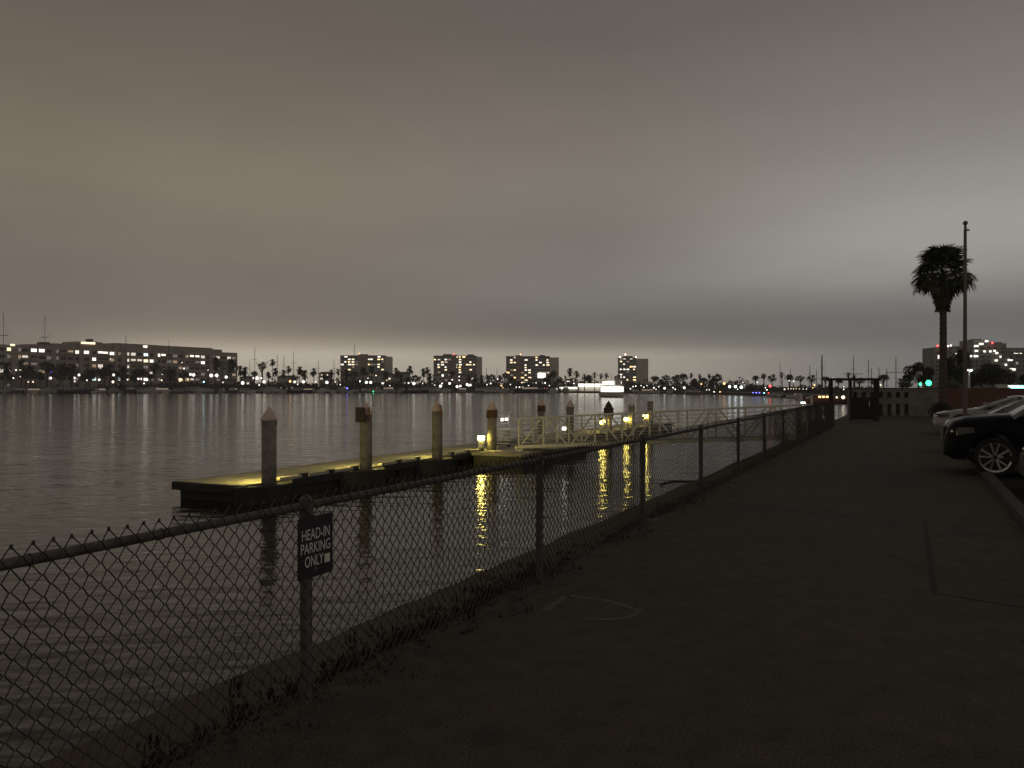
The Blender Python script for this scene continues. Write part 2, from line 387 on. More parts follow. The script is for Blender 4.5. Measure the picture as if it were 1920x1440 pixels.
def ground_mat(name, c1, c2, c3):
    m, nt, b = new_mat(name)
    tc = nt.nodes.new("ShaderNodeTexCoord")
    def noise(s, d):
        n = nt.nodes.new("ShaderNodeTexNoise"); n.inputs["Scale"].default_value = s; n.inputs["Detail"].default_value = d
        n.inputs["Roughness"].default_value = 0.65
        nt.links.new(tc.outputs["Object"], n.inputs[0]); return n
    big, fine, mid, grit = noise(0.55, 5), noise(70, 4), noise(5, 6), noise(120, 3)
    r = nt.nodes.new("ShaderNodeValToRGB")
    for p, c in ((0.3, c1), (0.5, c2), (0.72, c3)):
        e = r.color_ramp.elements[0] if p == 0.3 else r.color_ramp.elements[1] if p == 0.72 else r.color_ramp.elements.new(p)
        e.position = p; e.color = (*c, 1)
    r.color_ramp.elements[0].color = (*c1, 1); r.color_ramp.elements[1].color = (*c2, 1); r.color_ramp.elements[2].color = (*c3, 1)
    nt.links.new(big.outputs[0], r.inputs[0])
    mx = nt.nodes.new("ShaderNodeMix"); mx.data_type = "RGBA"; mx.blend_type = "MULTIPLY"; mx.inputs[0].default_value = 0.55
    cr = nt.nodes.new("ShaderNodeValToRGB"); cr.color_ramp.elements[0].position = 0.35; cr.color_ramp.elements[0].color = (0.45, 0.45, 0.45, 1)
    cr.color_ramp.elements[1].position = 0.65; cr.color_ramp.elements[1].color = (1.4, 1.4, 1.4, 1)
    nt.links.new(fine.outputs[0], cr.inputs[0])
    nt.links.new(r.outputs[0], mx.inputs[6]); nt.links.new(cr.outputs[0], mx.inputs[7])
    last = mx.outputs[2]
    for src, lo, hi, p0, p1 in ((mid, .8, 1.18, .35, .66), (grit, .4, 1.75, .38, .64)):
        cr2 = nt.nodes.new("ShaderNodeValToRGB"); cr2.color_ramp.elements[0].position = p0; cr2.color_ramp.elements[0].color = (lo, lo, lo, 1)
        cr2.color_ramp.elements[1].position = p1; cr2.color_ramp.elements[1].color = (hi, hi * .98, hi * .95, 1)
        nt.links.new(src.outputs[0], cr2.inputs[0])
        m2 = nt.nodes.new("ShaderNodeMix"); m2.data_type = "RGBA"; m2.blend_type = "MULTIPLY"; m2.inputs[0].default_value = 1.0
        nt.links.new(last, m2.inputs[6]); nt.links.new(cr2.outputs[0], m2.inputs[7]); last = m2.outputs[2]
    nt.links.new(last, b.inputs["Base Color"])
    b.inputs["Roughness"].default_value = 0.95; b.inputs["Specular IOR Level"].default_value = 0.25
    bp = nt.nodes.new("ShaderNodeBump"); bp.inputs["Strength"].default_value = 0.6; bp.inputs["Distance"].default_value = 0.01
    nt.links.new(fine.outputs[0], bp.inputs["Height"]); nt.links.new(bp.outputs[0], b.inputs["Normal"])
    return m
M["walk"] = ground_mat("walkway_surface", (0.076, 0.066, 0.056), (0.096, 0.083, 0.070), (0.118, 0.101, 0.084))
M["lot"] = ground_mat("car_park_asphalt", (0.026, 0.024, 0.022), (0.034, 0.031, 0.028), (0.042, 0.038, 0.034))
M["soil"] = ground_mat("dusty_ground", (0.06, 0.048, 0.04), (0.085, 0.066, 0.052), (0.10, 0.078, 0.06))
M["bank"] = ground_mat("dirt_bank", (0.075, 0.062, 0.048), (0.10, 0.083, 0.063), (0.12, 0.10, 0.078))

b = MB(); b.add([(-1650, -200, WATER), (1650, -200, WATER), (1650, 1600, WATER), (-1650, 1600, WATER)], [(0, 1, 2, 3)])
tag(b.build("water", M["water"]), kind="structure")

# near ground: one sheet from the top of the bank inland
g = MB()
pts = [uv(-40, 2.9), uv(118, 2.9), Vector((420, 170, 0)), Vector((420, -120, 0)), uv(-40, -80)]
g.add([(p.x, p.y, -0.012) for p in pts], [tuple(range(len(pts) - 1, -1, -1))])
tag(g.build("ground", M["soil"]), kind="structure")

# bank down to the water, uneven, built in the waterfront frame
bank = MB(); rows = []
us = [-40 + 0.5 * i for i in range(0, 130)] + [25 + 3.0 * i for i in range(0, 32)]
prof = [(2.86, -0.010), (3.0, -0.03), (3.5, -0.2), (4.1, -0.45), (4.7, -0.7), (5.3, -0.94), (5.9, -1.17), (6.4, -1.4), (7.5, -1.9)]
for u in us:
    row = []
    for k, (v, z) in enumerate(prof):
        j = 0.0 if k == 0 else 0.022
        row.append((u, v + random.uniform(-j, j) * 1.2, z + random.uniform(-j, j) * 0.7))
    rows.append(row)
bank.loft(rows, closed=False)
o = bank.build("bank", M["bank"], None, True); o.rotation_euler.z = TH; tag(o, kind="structure")

# far shore: land slab with a quay edge that swings towards us on the far right of the basin
SHORE = [(-3000, 425), (0, 428), (445, 440), (800, 455), (1050, 462), (1200, 415), (1330, 352), (1440, 276), (1500, 215), (1555, 168), (1610, 138), (1660, 122)]
def shoreY(px):
    if px <= SHORE[0][0]: return SHORE[0][1]
    for (a, ya), (b_, yb) in zip(SHORE, SHORE[1:]):
        if px <= b_: return ya + (yb - ya) * (px - a) / (b_ - a)
    return SHORE[-1][1]
sh = MB()
poly = [(atx(p, Y), Y) for p, Y in SHORE] + [(300, 110), (1640, 500), (1640, 1590), (-1640, 1590), (-1640, 425)]
sh.prism(poly, -3.0, -0.25)
tag(sh.build("far_shore", M["quay"]), kind="structure")

# walkway, car park, kerb
def strip(name, mat, u0, u1, v0, v1, z, n=1):
    s = MB()
    s.add([uv(u0, v0, z), uv(u1, v0, z), uv(u1, v1, z), uv(u0, v1, z)], [(0, 1, 2, 3)])
    return tag(s.build(name, mat), kind="structure")
walk = strip("walkway", M["walk"], -20, 41.5, -1.21, 2.92, 0.0)
strip("car_park", M["lot"], -20, 36.0, -34.0, -1.36, -0.004)
kb = MB()
for i in range(19):
    u0 = -19 + 3.0 * i
    kb.box((u0 + 1.5, -1.285, 0.022), (2.985, 0.15, 0.16))
o = kb.build("kerb", M["kerb"]); o.rotation_euler.z = TH; tag(o, kind="structure")

# cracks, patches and a worn painted mark lie on the walkway as its parts
def ground_at(px, py): Y = EYE * F / (py - HZ); return Vector(((px - CX) / F * Y, Y, 0))
def ribbon(name, mat, pxs, w, z=0.004, jit=0.0):
    P = []
    for (x0, y0), (x1, y1) in zip(pxs, pxs[1:]):
        for k in range(6): P.append(ground_at(x0 + (x1 - x0) * k / 6, y0 + (y1 - y0) * k / 6))
    P.append(ground_at(*pxs[-1]))
    s = MB(); row = []
    for i, p in enumerate(P):
        d = (P[min(i + 1, len(P) - 1)] - P[max(i - 1, 0)]).normalized(); n = Vector((-d.y, d.x, 0))
        q = p + n * random.uniform(-jit, jit); ww = w * random.uniform(0.6, 1.2)
        row.append([(q.x - n.x * ww / 2, q.y - n.y * ww / 2, z), (q.x + n.x * ww / 2, q.y + n.y * ww / 2, z)])
    s.loft(row, closed=False)
    return s.build(name, mat, walk)
ribbon("worn_seam", M["patch"], [(1380, 945), (1440, 950), (1500, 958), (1560, 965), (1630, 975), (1700, 987)], 0.34, 0.0012, 0.05)
ribbon("crack", M["tar"], [(1732, 975), (1752, 1112)], 0.045, 0.0024, 0.004)
ribbon("crack", M["tar"], [(1752, 1112), (1940, 1142)], 0.03, 0.003, 0.004)
ribbon("worn_seam", M["patch"], [(1750, 1005), (1830, 1000), (1900, 1010), (1960, 1012)], 0.16, 0.0012, 0.03)
ribbon("paint_mark", M["paintmark"], [(1020, 1146), (1042, 1130), (1062, 1117)], 0.07, 0.0018, 0.004)
ribbon("paint_mark", M["paintmark"], [(1066, 1117), (1130, 1124), (1165, 1133), (1200, 1146)], 0.075, 0.0018, 0.004)
ribbon("paint_mark", M["paintmark"], [(1198, 1148), (1178, 1158), (1140, 1161), (1095, 1160)], 0.06, 0.0024, 0.004)
ribbon("paint_mark", M["paintmark"], [(1624, 846), (1668, 845), (1700, 853)], 0.09, 0.0018, 0.01)
def patch(px, py, rx, ry, z=0.004):
    c = ground_at(px, py); s = MB(); vs = []
    for k in range(18):
        t = 2 * math.pi * k / 18; q = random.uniform(0.8, 1.15)
        p = c + Vector((UX, UY, 0)) * (rx * q * math.cos(t)) + Vector((-UY, UX, 0)) * (ry * q * math.sin(t))
        vs.append((p.x, p.y, z))
    s.add(vs, [tuple(range(18))]); s.build("patch", M["patch"], walk)
patch(1690, 902, 1.1, 0.42, 0.0015); patch(1640, 870, 0.9, 0.3, 0.0015)

def lerp0(tab, x):
    for (a, ya), (c, yc) in zip(tab, tab[1:]):
        if x <= c: return ya + (yc - ya) * (x - a) / (c - a)
    return tab[-1][1]
# weeds and dry litter along the foot of the fence and the top of the bank
wd = MB()
def tuft(u, v, z, h, n):
    for _ in range(n):
        a = random.uniform(0, 6.28); l = h * random.uniform(0.5, 1.2); lean = random.uniform(0.2, 0.9) * l
        b0 = uv(u + random.uniform(-.06, .06), v + random.uniform(-.06, .06), z)
        d = Vector((math.cos(a), math.sin(a), 0)); n_ = Vector((-d.y, d.x, 0)) * random.uniform(0.003, 0.009)
        mid = b0 + d * lean * 0.4 + Vector((0, 0, l * 0.65)); tip = b0 + d * lean + Vector((0, 0, l * 0.85))
        wd.add([b0 - n_, b0 + n_, mid + n_, mid - n_, tip], [(0, 1, 2, 3), (3, 2, 4)])
for _ in range(900):
    u = 1.0 + 34 * random.random() ** 1.5
    dens = 0.5 + 0.5 * math.sin(u * 1.7) * math.sin(u * 0.63 + 1)
    tuft(u, random.gauss(2.9, 0.13), -0.03, random.uniform(0.02, 0.06) * (0.5 + dens), 7)
for _ in range(260):
    u = random.uniform(2.6, 7.2); tuft(u, random.gauss(2.98, 0.16), -0.05, random.uniform(0.03, 0.10), 10)
for _ in range(14):          # bigger, untidy clumps here and there
    u = random.uniform(2.2, 16); c0 = random.gauss(2.97, .1)
    for _ in range(random.randint(4, 12)): tuft(u + random.gauss(0, .16), c0 + random.gauss(0, .07), -0.04, random.uniform(.04, .13), 6)
tag(wd.build("weeds", M["weed"]), kind="stuff")
rb_ = MB()
gv = MB()                     # loose grit that has washed along the fence foot and the kerb
for _ in range(1500):
    if random.random() < .7: u, v = random.uniform(1.2, 22), 2.84 - abs(random.gauss(0, .28))
    else: u, v = random.uniform(3, 24), -1.2 + abs(random.gauss(0, .35))
    r_ = random.uniform(.004, .011) * (1.9 if random.random() < .05 else 1); p = uv(u, v, .003); a = random.uniform(0, 3)
    vs = [p + Vector((r_ * random.uniform(.7, 1.2) * math.cos(a + k * 1.5708), r_ * random.uniform(.7, 1.2) * math.sin(a + k * 1.5708), 0)) for k in range(4)] + [p + Vector((r_ * random.uniform(-.3, .3), r_ * random.uniform(-.3, .3), r_ * random.uniform(.5, 1.1)))]
    gv.add(vs, [(0, 1, 4), (1, 2, 4), (2, 3, 4), (3, 0, 4)])
tag(gv.build("gravel", M["kerb"]), kind="stuff")
for _ in range(260):
    u = random.uniform(0, 34); v = 2.95 + abs(random.gauss(0, .35))
    z = lerp0([(2.86, -.01), (3.0, -.03), (3.5, -.2), (4.1, -.45), (4.7, -.7), (5.3, -.94), (5.9, -1.17), (6.4, -1.4)], v); r_ = random.uniform(.012, .045) * (1.6 if random.random() < .08 else 1)
    p = uv(u, v, z + r_ * .15); a = random.uniform(0, 3)
    vs = []
    for k in range(5):
        t = a + k * 1.2566; q = random.uniform(.7, 1.2)
        vs.append(p + Vector((r_ * q * math.cos(t), r_ * q * math.sin(t), -r_ * .5)))
    for k in range(5):
        t = a + k * 1.2566 + .3; q = random.uniform(.35, .75)
        vs.append(p + Vector((r_ * q * math.cos(t), r_ * q * math.sin(t), r_ * random.uniform(.3, .6))))
    rb_.add(vs, [(0, 1, 6, 5), (1, 2, 7, 6), (2, 3, 8, 7), (3, 4, 9, 8), (4, 0, 5, 9), (5, 6, 7, 8, 9)])
tag(rb_.build("bank_rubble", M["bank"]), kind="stuff")

# ------------------------------------------------------------------ chain link fence
FV = 2.858; BAY = 3.03; U0 = 3.42 - 2 * BAY; NB = 13
RAIL = 1.03
fence = thing("chain_link_fence", "low dark chain-link fence with round posts along the edge of the walkway", "fence", uv(0, FV, 0), TH)
post = MB(); post.tube((0, 0, -0.3), (0, 0, RAIL - 0.01), 0.031, n=12)
post.lathe([(0.036, RAIL - 0.05), (0.04, RAIL - 0.01), (0.036, RAIL + 0.035), (0.012, RAIL + 0.055)], 12)
for z in (0.22, 0.5, 0.8): post.lathe([(0.0345, z), (0.0345, z + 0.012)], 10)
post_me = post.mesh("post", M["galv"], True)
for k in range(NB + 1): inst("post", post_me, fence, (U0 + BAY * k, 0.0, 0))
rail_me = MB().tube((0.03, 0, RAIL), (BAY - 0.03, 0, RAIL), 0.021, n=10).mesh("top_rail", M["galv"], True)
for k in range(NB): inst("top_rail", rail_me, fence, (U0 + BAY * k, 0.0, 0))
def fabric(seed, r=0.0028):
    rnd = random.Random(seed); s = MB()
    W = BAY / 39.0 / 1.0; hw = W / 2; HH = 0.0395; NR = 27; z0 = 0.025
    ph = rnd.uniform(0, 6); y0 = -0.034
    def warp_(x, z):
        sag = 0.5 + 0.5 * math.sin(x * 2.1 + ph)
        return (0.007 * math.sin(x * 3.3 + z * 5 + ph) + rnd.uniform(-.0024, .0024), 0.012 * math.sin(x * 1.9 + z * 2.2 + ph) * (1 - abs(z - .5)), -0.008 * sag * (1 - z) + rnd.uniform(-.002, .002))
    nodes = {}
    for k in range(80):
        for j in range(NR + 1):
            if (k + j) % 2 == 0: nodes[k, j] = warp_(k * hw, z0 + j * HH)
    for k in range(78):
        rings = []
        for j in range(NR + 1):
            a = k if (k + j) % 2 == 0 else k + 1
            dx, dy, dz = nodes[a, j]
            side = 1 if a == k else -1
            x = a * hw + dx + side * r * 0.9; y = y0 + dy + (r * 0.9 if j % 2 else -r * 0.9); z = z0 + j * HH + dz
            rings.append([(x - r, y, z), (x, y - r, z), (x + r, y, z), (x, y + r, z)])
        s.loft(rings)
        a = k if (k + NR) % 2 == 0 else k + 1
        if a == k:                                   # twisted knuckle where two wires end
            dx, dy, dz = nodes[a, NR]
            zt = z0 + NR * HH + dz; x = a * hw + dx; t = rnd.uniform(-.006, .006)
            s.tube((x - .003, y0 + dy, zt - .004), (x + t, y0 + dy - .004, zt + .012), r * 1.6, r * 1.25, 5)
            s.tube((x + .004, y0 + dy + .003, zt - .004), (x + t + .006, y0 + dy + .006, zt + .007), r * 1.6, r * 1.1, 5)
    for x in (0.35, 0.95, 1.52, 2.1, 2.7):           # tie wires round the rail
        s.lathe([(0.024, x - .003), (0.0255, x), (0.024, x + .003)], 8, "y", (0, 0, 0))
        n = 24
        s.v[-n:] = [(p[1], -p[0], p[2] + RAIL) for p in s.v[-n:]]
    return s.mesh("wire_mesh", M["wire"])
fab = [fabric(i, 0.0028) for i in range(3)]; near_fab = [fabric(7 + i, 0.0038) for i in range(2)]
for k in range(NB):
    tag(inst("wire_mesh", (near_fab[k % 2] if k < 4 else fab[k % 3]), fence, (U0 + BAY * k, 0, 0)), kind="stuff")

# sign hung on the fence
sign = thing("parking_sign", "dark purple-black sign reading HEAD-IN PARKING ONLY hung on the chain-link fence", "sign", uv(3.436, FV - 0.05, 0.82), TH)
pl = MB(); hw, hh, rr = 0.14, 0.16, 0.012; pts = []
for cx_, cz_, a0 in ((hw - rr, hh - rr, 0), (-hw + rr, hh - rr, 90), (-hw + rr, -hh + rr, 180), (hw - rr, -hh + rr, 270)):
    for k in range(4): a = R(a0 + 30 * k); pts.append((cx_ + rr * math.cos(a), cz_ + rr * math.sin(a)))
n = len(pts)
pl.add([(x, -0.0015, z) for x, z in pts] + [(x, 0.0015, z) for x, z in pts], [tuple(range(n)), tuple(range(2 * n - 1, n - 1, -1))] + [(k, n + k, n + (k + 1) % n, (k + 1) % n) for k in range(n)])
pl.build("plate", M["sign"], sign)
dg = bpy.context.evaluated_depsgraph_get()
def text_mesh(body, width, height):
    cu = bpy.data.curves.new("text", "FONT"); cu.body = body; cu.size = 1.0; cu.extrude = 0.0; cu.align_x = "CENTER"; cu.offset = 0.004
    ob = bpy.data.objects.new("text", cu); COL.objects.link(ob); bpy.context.view_layer.update()
    me = bpy.data.meshes.new_from_object(ob.evaluated_get(bpy.context.evaluated_depsgraph_get()))
    bpy.data.objects.remove(ob)
    xs = [v.co.x for v in me.vertices]; ys = [v.co.y for v in me.vertices]
    sx, sy = width / (max(xs) - min(xs)), height / (max(ys) - min(ys)); mx, my = (max(xs) + min(xs)) / 2, (max(ys) + min(ys)) / 2
    for v in me.vertices: v.co = ((v.co.x - mx) * sx, -0.0021, (v.co.y - my) * sy)
    me.materials.clear(); me.materials.append(M["sign_white"]); return me
for body, w_, x_, z_ in (("HEAD-IN", 0.224, 0.002, 0.067), ("PARKING", 0.236, 0.0, -0.003), ("ONLY", 0.148, -0.012, -0.073)):
    inst("lettering", text_mesh(body, w_, 0.056), sign, (x_, 0, z_))
MB().box((0.092, -0.003, -0.078), (0.043, 0.0015, 0.046)).build("sticker", M["sticker"], sign)
for z in (0.15, -0.12): MB().box((0.0, 0.02, z), (0.02, 0.045, 0.02)).build("bracket", M["galv"], sign)

# small loose things by the fence and in the water
c = ground_at(1217, 977)
t = thing("concrete_chip", "pale flat concrete chip lying by a fence post foot", "debris", (c.x, c.y, 0), .4)
MB().prism([(-.11, -.03), (-.02, -.05), (.1, -.03), (.12, .02), (0, .045), (-.09, .03)], 0.002, .03).build("chip", M["palewall"], t)
rp = thing("floating_rope", "thin dark rope trailing on the water behind the fence", "rope", (0, 0, 0))
pts_ = [Vector(((px - CX) / F * Y, Y, WATER + .015)) for px, py in ((1238, 908), (1262, 903), (1295, 903), (1335, 907), (1375, 911), (1392, 912)) for Y in ((EYE - WATER) * F / (py - HZ),)]
rr2 = MB()
for p, q in zip(pts_, pts_[1:]): rr2.tube(p, q, .022, n=6)
rr2.build("rope", M["dockdark"], rp)

# ------------------------------------------------------------------ floating dock
DZ = -0.75; DV = 14.72; DW = 2.25
dock = thing("floating_dock", "long low floating dock lit yellow, running out over the water", "dock", uv(0, 0, 0), TH)
PU = [16.0, 20.1, 24.2, 28.3, 37.8, 42.2, 46.3, 50.1]
u0, u1 = 15.25, 56.0
secs = [(15.25, 22.1), (22.1, 26.2), (26.2, 33.6), (33.6, 40.0), (40.0, 48.2), (48.2, 56.0)]
for a, c in secs:
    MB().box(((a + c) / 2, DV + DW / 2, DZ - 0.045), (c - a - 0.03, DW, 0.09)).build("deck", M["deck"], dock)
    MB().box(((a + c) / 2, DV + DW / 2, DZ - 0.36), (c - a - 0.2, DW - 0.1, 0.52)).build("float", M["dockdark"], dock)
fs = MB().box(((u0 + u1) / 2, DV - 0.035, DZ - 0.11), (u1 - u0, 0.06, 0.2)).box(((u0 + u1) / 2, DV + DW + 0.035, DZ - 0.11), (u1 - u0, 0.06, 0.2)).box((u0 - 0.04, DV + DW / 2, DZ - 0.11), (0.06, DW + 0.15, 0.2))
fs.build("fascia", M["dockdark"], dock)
u = u0 + 0.6
rr_me = MB().box((0, 0, 0), (0.86, 0.13, 0.08)).mesh("rub_rail", M["rubrail"])
cl_me = MB().box((0, 0, 0), (0.26, 0.07, 0.09)).tube((-.2, 0, .05), (.2, 0, .05), .018, n=6).mesh("cleat", M["dockdark"])
while u < 34:
    if not any(abs(u - p) < 0.55 for p in PU):
        inst("rub_rail", rr_me, dock, (u, DV + 0.04, DZ + 0.026))
        inst("cleat", cl_me, dock, (u + 0.57, DV + 0.03, DZ + 0.03))
    u += 1.14
guide_me = MB().prism([(-1.05, 0.05), (-0.42, -0.5), (0.42, -0.5), (1.05, 0.05)], -0.5, -0.03).mesh("pile_guide", M["dockdark"])
for p in PU[:6]: inst("pile_guide", guide_me, dock, (p, DV - 0.06, DZ))
# wider landing float on the shore side, under the foot of the gangway
MB().box((30.0, DV - 1.2, DZ - 0.045), (6.6, 2.1, 0.09)).build("landing_deck", M["deck"], dock)
MB().box((30.0, DV - 1.2, DZ - 0.34), (6.5, 2.0, 0.48)).build("landing_float", M["dockdark"], dock)

# piles
def pile(u, v, top, label, kind):
    t = thing("dock_pile", label, "pile", uv(u, v, WATER), TH, "concrete piles holding the floating dock")
    r = 0.185; h = top - WATER
    s = MB(); s.lathe([(r + .012, -2.0), (r + .012, 0.15), (r, 0.5), (r, h)], 14); s.build("shaft", M["concrete"], t, True)
    if kind in ("cone", "plates", "oneplate", "sleeve", "bird"):
        c = MB(); c.lathe([(r + .03, h), (r + .03, h + .03), (0.01, h + .36)], 14)
        c.build("cone_cap", M["cone"] if kind != "bird" else M["darkplate"], t, True)
    if kind == "cone": MB().lathe([(r + .012, h - .16), (r + .012, h - .01)], 14).build("band", M["concrete"], t, True)
    if kind in ("plates", "oneplate"):
        MB().box((-r * .2, -r * .9, h + .02), (.4, .03, .4), R(35)).build("plate", M["redplate"], t)
    if kind == "plates":
        MB().box((-r * 1.25, r * .2, h), (.03, .38, .44), R(-10)).build("plate", M["darkplate"], t)
    if kind == "sleeve":
        MB().lathe([(r + .035, h - .32), (r + .035, h - .02)], 14).build("sleeve", M["sleeve"], t, True)
    if kind == "bird":
        MB().lathe([(r + .02, h - .62), (r + .1, h - .45), (r + .1, h - .02)], 8).build("sleeve", M["darkplate"], t)
    return t
pile(16.0, DV - .17, 0.83, "concrete pile with a pale pointed cap at the free end of the dock", "cone")
pile(20.1, DV - .17, 0.85, "concrete pile with a red plate and a dark plate under its cap", "plates")
pile(24.2, DV - .17, 0.85, "concrete pile with a single red plate, between the plated pile and the bright pedestal", "oneplate")
pile(28.3, DV - .17, 0.80, "concrete pile with a red sleeve beside the bright yellow pedestal", "sleeve")
pile(36.6, DV - .1, 0.74, "concrete pile with pale cap behind the gangway railing, front one of two close together", "cone")
pile(39.0, DV + DW + .2, 0.74, "concrete pile on the far side of the dock, rear one of two close together", "sleeve")
pile(42.2, DV - .1, 0.60, "dark pile with a wide boxed top seen against the lit boat", "bird")
pile(46.3, DV - .1, 0.62, "plain capless pile behind the middle yellow lamp beyond the gangway", "plain")
pile(50.1, DV - .1, 0.80, "plain capless pile at the last yellow lamp beyond the gangway", "plain")

# lamps of the dock
def pedestal(u, v, h, label):
    t = thing("dock_pedestal", label, "pedestal lamp", uv(u, v, DZ), TH, "yellow pedestal lamps on the dock")
    MB().box((0, 0, (h - .18) / 2), (0.16, 0.16, h - .18)).build("post", M["white"], t)
    MB().lathe([(.10, h - .18), (.13, h - .15), (.13, h - .03), (.09, h)], 12).build("lamp_head", G["dock"], t, True)
    MB().lathe([(.17, h), (.17, h + .02), (.05, h + .07)], 12).build("hood", M["white"], t, True)
def footlamp(u, v, label):
    t = thing("foot_lamp", label, "dock lamp", uv(u, v, DZ), TH, "low yellow lamps at the feet of the piles")
    MB().box((0, 0, .24), (.08, .08, .48)).build("post", M["darkplate"], t)
    MB().box((0, 0, .52), (.13, .13, .08)).build("lamp_head", G["foot"], t)
    MB().box((0, 0, .575), (.19, .19, .03)).build("hood", M["darkplate"], t)
footlamp(16.22, DV + .07, "low yellow lamp glowing at the foot of the end pile")
footlamp(20.36, DV + .03, "low yellow lamp glowing at the foot of the pile with two plates")
footlamp(24.48, DV + .02, "low yellow lamp glowing at the foot of the pile with one red plate")
pedestal(27.95, DV + .12, 0.56, "bright yellow pedestal lamp beside the sleeved pile by the gangway foot")
pedestal(41.7, DV + .1, 0.66, "yellow pedestal lamp beside the dark pile with the boxed top")
pedestal(42.9, DV + .5, 0.60, "smaller yellow pedestal just past the dark boxed pile")
pedestal(45.9, DV + .1, 0.66, "yellow pedestal lamp in front of the middle capless pile")
pedestal(49.7, DV + .1, 0.72, "yellow pedestal lamp in front of the last capless pile")

# gangway
gw = thing("gangway", "pale metal truss gangway with railings sloping from the walkway down to the dock", "gangway", (0, 0, 0), TH)
GV0, GV1, GU = 13.4, 3.15, 28.3
GZ0, GZ1 = -0.60, 0.02
NBAY = 10
def gp(t, du, h): return Vector((GU + du, GV0 + (GV1 - GV0) * t, GZ0 + (GZ1 - GZ0) * t + h))
for du, far in ((0.0, 0), (1.3, 1)):
    MB().bar(gp(0, du, 0.0), gp(1, du, 0.0), 0.07, 0.11).build("bottom_chord", M["alu"], gw)
    MB().tube(gp(-0.005, du, 1.07), gp(1.0, du, 1.07), 0.03, n=8).build("hand_rail", M["alu"], gw, True)
    for i in range(NBAY + 1):
        t = i / NBAY
        MB().bar(gp(t, du, 0.05), gp(t, du, 1.05), 0.06, 0.06).build("upright", M["alu"], gw)
    for i in range(NBAY):
        a, c = (0.05, 1.04) if i % 2 == 0 else (1.04, 0.05)
        MB().bar(gp((i + .1) / NBAY, du + .005, a), gp((i + .9) / NBAY, du + .005, c), 0.045, 0.055).build("brace", M["alu"], gw)
    for j in range(7):
        MB().tube(gp(0, du - .035, 0.15 + .125 * j), gp(1, du - .035, 0.15 + .125 * j), 0.0085, n=5).build("thin_rail", M["alu"], gw)
for i in range(24):
    t0, t1 = i / 24 + .004, (i + 1) / 24 - .004
    MB().add([gp(t0, .05, .06), gp(t1, .05, .06), gp(t1, 1.25, .06), gp(t0, 1.25, .06), gp(t0, .05, .02), gp(t1, .05, .02), gp(t1, 1.25, .02), gp(t0, 1.25, .02)],
             [(0, 1, 2, 3), (7, 6, 5, 4), (0, 4, 5, 1), (1, 5, 6, 2), (2, 6, 7, 3), (3, 7, 4, 0)]).build("deck_panel", M["deck"], gw)
ft = MB()
for du in (0.02, 1.28):
    p = gp(0.0, du, 0)
    for dv in (-.13, .13): ft.box((p.x, p.y + dv, DZ + .09), (.06, .05, .18))
    ft.box((p.x, p.y, DZ + .02), (.07, .3, .04)); ft.box((p.x, p.y, GZ0 - .03), (.09, .34, .07))
ft.build("roller_foot", M["alu"], gw)

# raised boarding platform with white rails beside the foot of the gangway
bp_ = thing("boarding_platform", "white braced boarding platform with railings beside the gangway foot", "platform", uv(32.6, DV + .9, DZ), TH)
MB().box((0, 0, .56), (1.7, 1.5, .05)).build("platform_deck", M["white"], bp_)
for x, y in ((-.8, -.7), (.8, -.7), (.8, .7), (-.8, .7)):
    MB().bar((x, y, 0), (x, y, .535), .05, .05).build("leg", M["white"], bp_)
    MB().bar((x, y, .585), (x, y, 1.32), .045, .045).build("rail_post", M["white"], bp_)
for y in (-.7, .7):
    for z in (.8, .98, 1.15, 1.3): MB().tube((-.8, y, z), (.8, y, z), .014, n=6).build("rail", M["white"], bp_)
    MB().bar((-.78, y, .5), (-.1, y, .06), .04, .05).build("brace", M["white"], bp_)
    MB().bar((.78, y, .5), (.1, y, .06), .04, .05).build("brace", M["white"], bp_)
for i in range(4): MB().box((-1.12 - .22 * i, 0, .46 - .13 * i), (.24, 1.2, .04)).build("step", M["white"], bp_)
for x, y, w_, h_ in ((-.55, .74, .34, .16), (.2, .74, .16, .12), (.62, .74, .2, .1)):
    MB().box((x, y, .98), (w_, .04, h_)).build("light_panel", G["landing"], bp_)
t = thing("rail_light", "small square white light on the far railing of the gangway", "lamp", uv(GU + 1.36, 12.1, .06), TH)
MB().box((0, 0, 0), (.05, .14, .12)).build("lamp_face", G["landing"], t)
MB().box((.04, 0, 0), (.03, .17, .15)).build("housing", M["alu"], t)

# ------------------------------------------------------------------ gate frame and landing slab at the end of the walkway
s = MB(); s.prism([(uv(a, c).x, uv(a, c).y) for a, c in ((39.6, -0.2), (45.5, -0.2), (45.5, 4.6), (39.6, 4.6))], -0.6, 0.006)
tag(s.build("landing_slab", M["walk"]), kind="structure")
GY = 40.2
gate = thing("gate_frame", "dark steel gate frame with a solid lower panel at the end of the walkway", "gate", (atx(1556, GY), GY, 0.006))
gs = GY / F
X = lambda px: (px - 1556) * gs
ztop = zat(713, GY)
for px, w_ in ((1557, .13), (1595, .09), (1643, .24)):
    MB().box((X(px), 0, ztop / 2), (w_, .1, ztop)).build("post", M["brownsteel"], gate)
MB().box((X(1600), 0, ztop + .04), (X(1650) - X(1550), .14, .12)).build("top_beam", M["brownsteel"], gate)
MB().box((X(1556) + .13, 0.02, ztop / 2), (.04, .04, ztop)).build("post", M["brownsteel"], gate)
zm = zat(747, GY)
for k in range(9):
    w_ = (X(1638) - X(1597)) / 9
    MB().box((X(1597) + w_ * (k + .5), .0, zm / 2 + .04), (w_ - .012, .035, zm - .08)).build("board", M["brownsteel"], gate)
MB().box((X(1618), 0, zm + .02), (X(1638) - X(1597) + .02, .06, .05)).build("mid_rail", M["brownsteel"], gate)
MB().box((X(1618), 0.0, ztop * .8), (X(1638) - X(1597), .03, .03)).build("cross_bar", M["brownsteel"], gate)
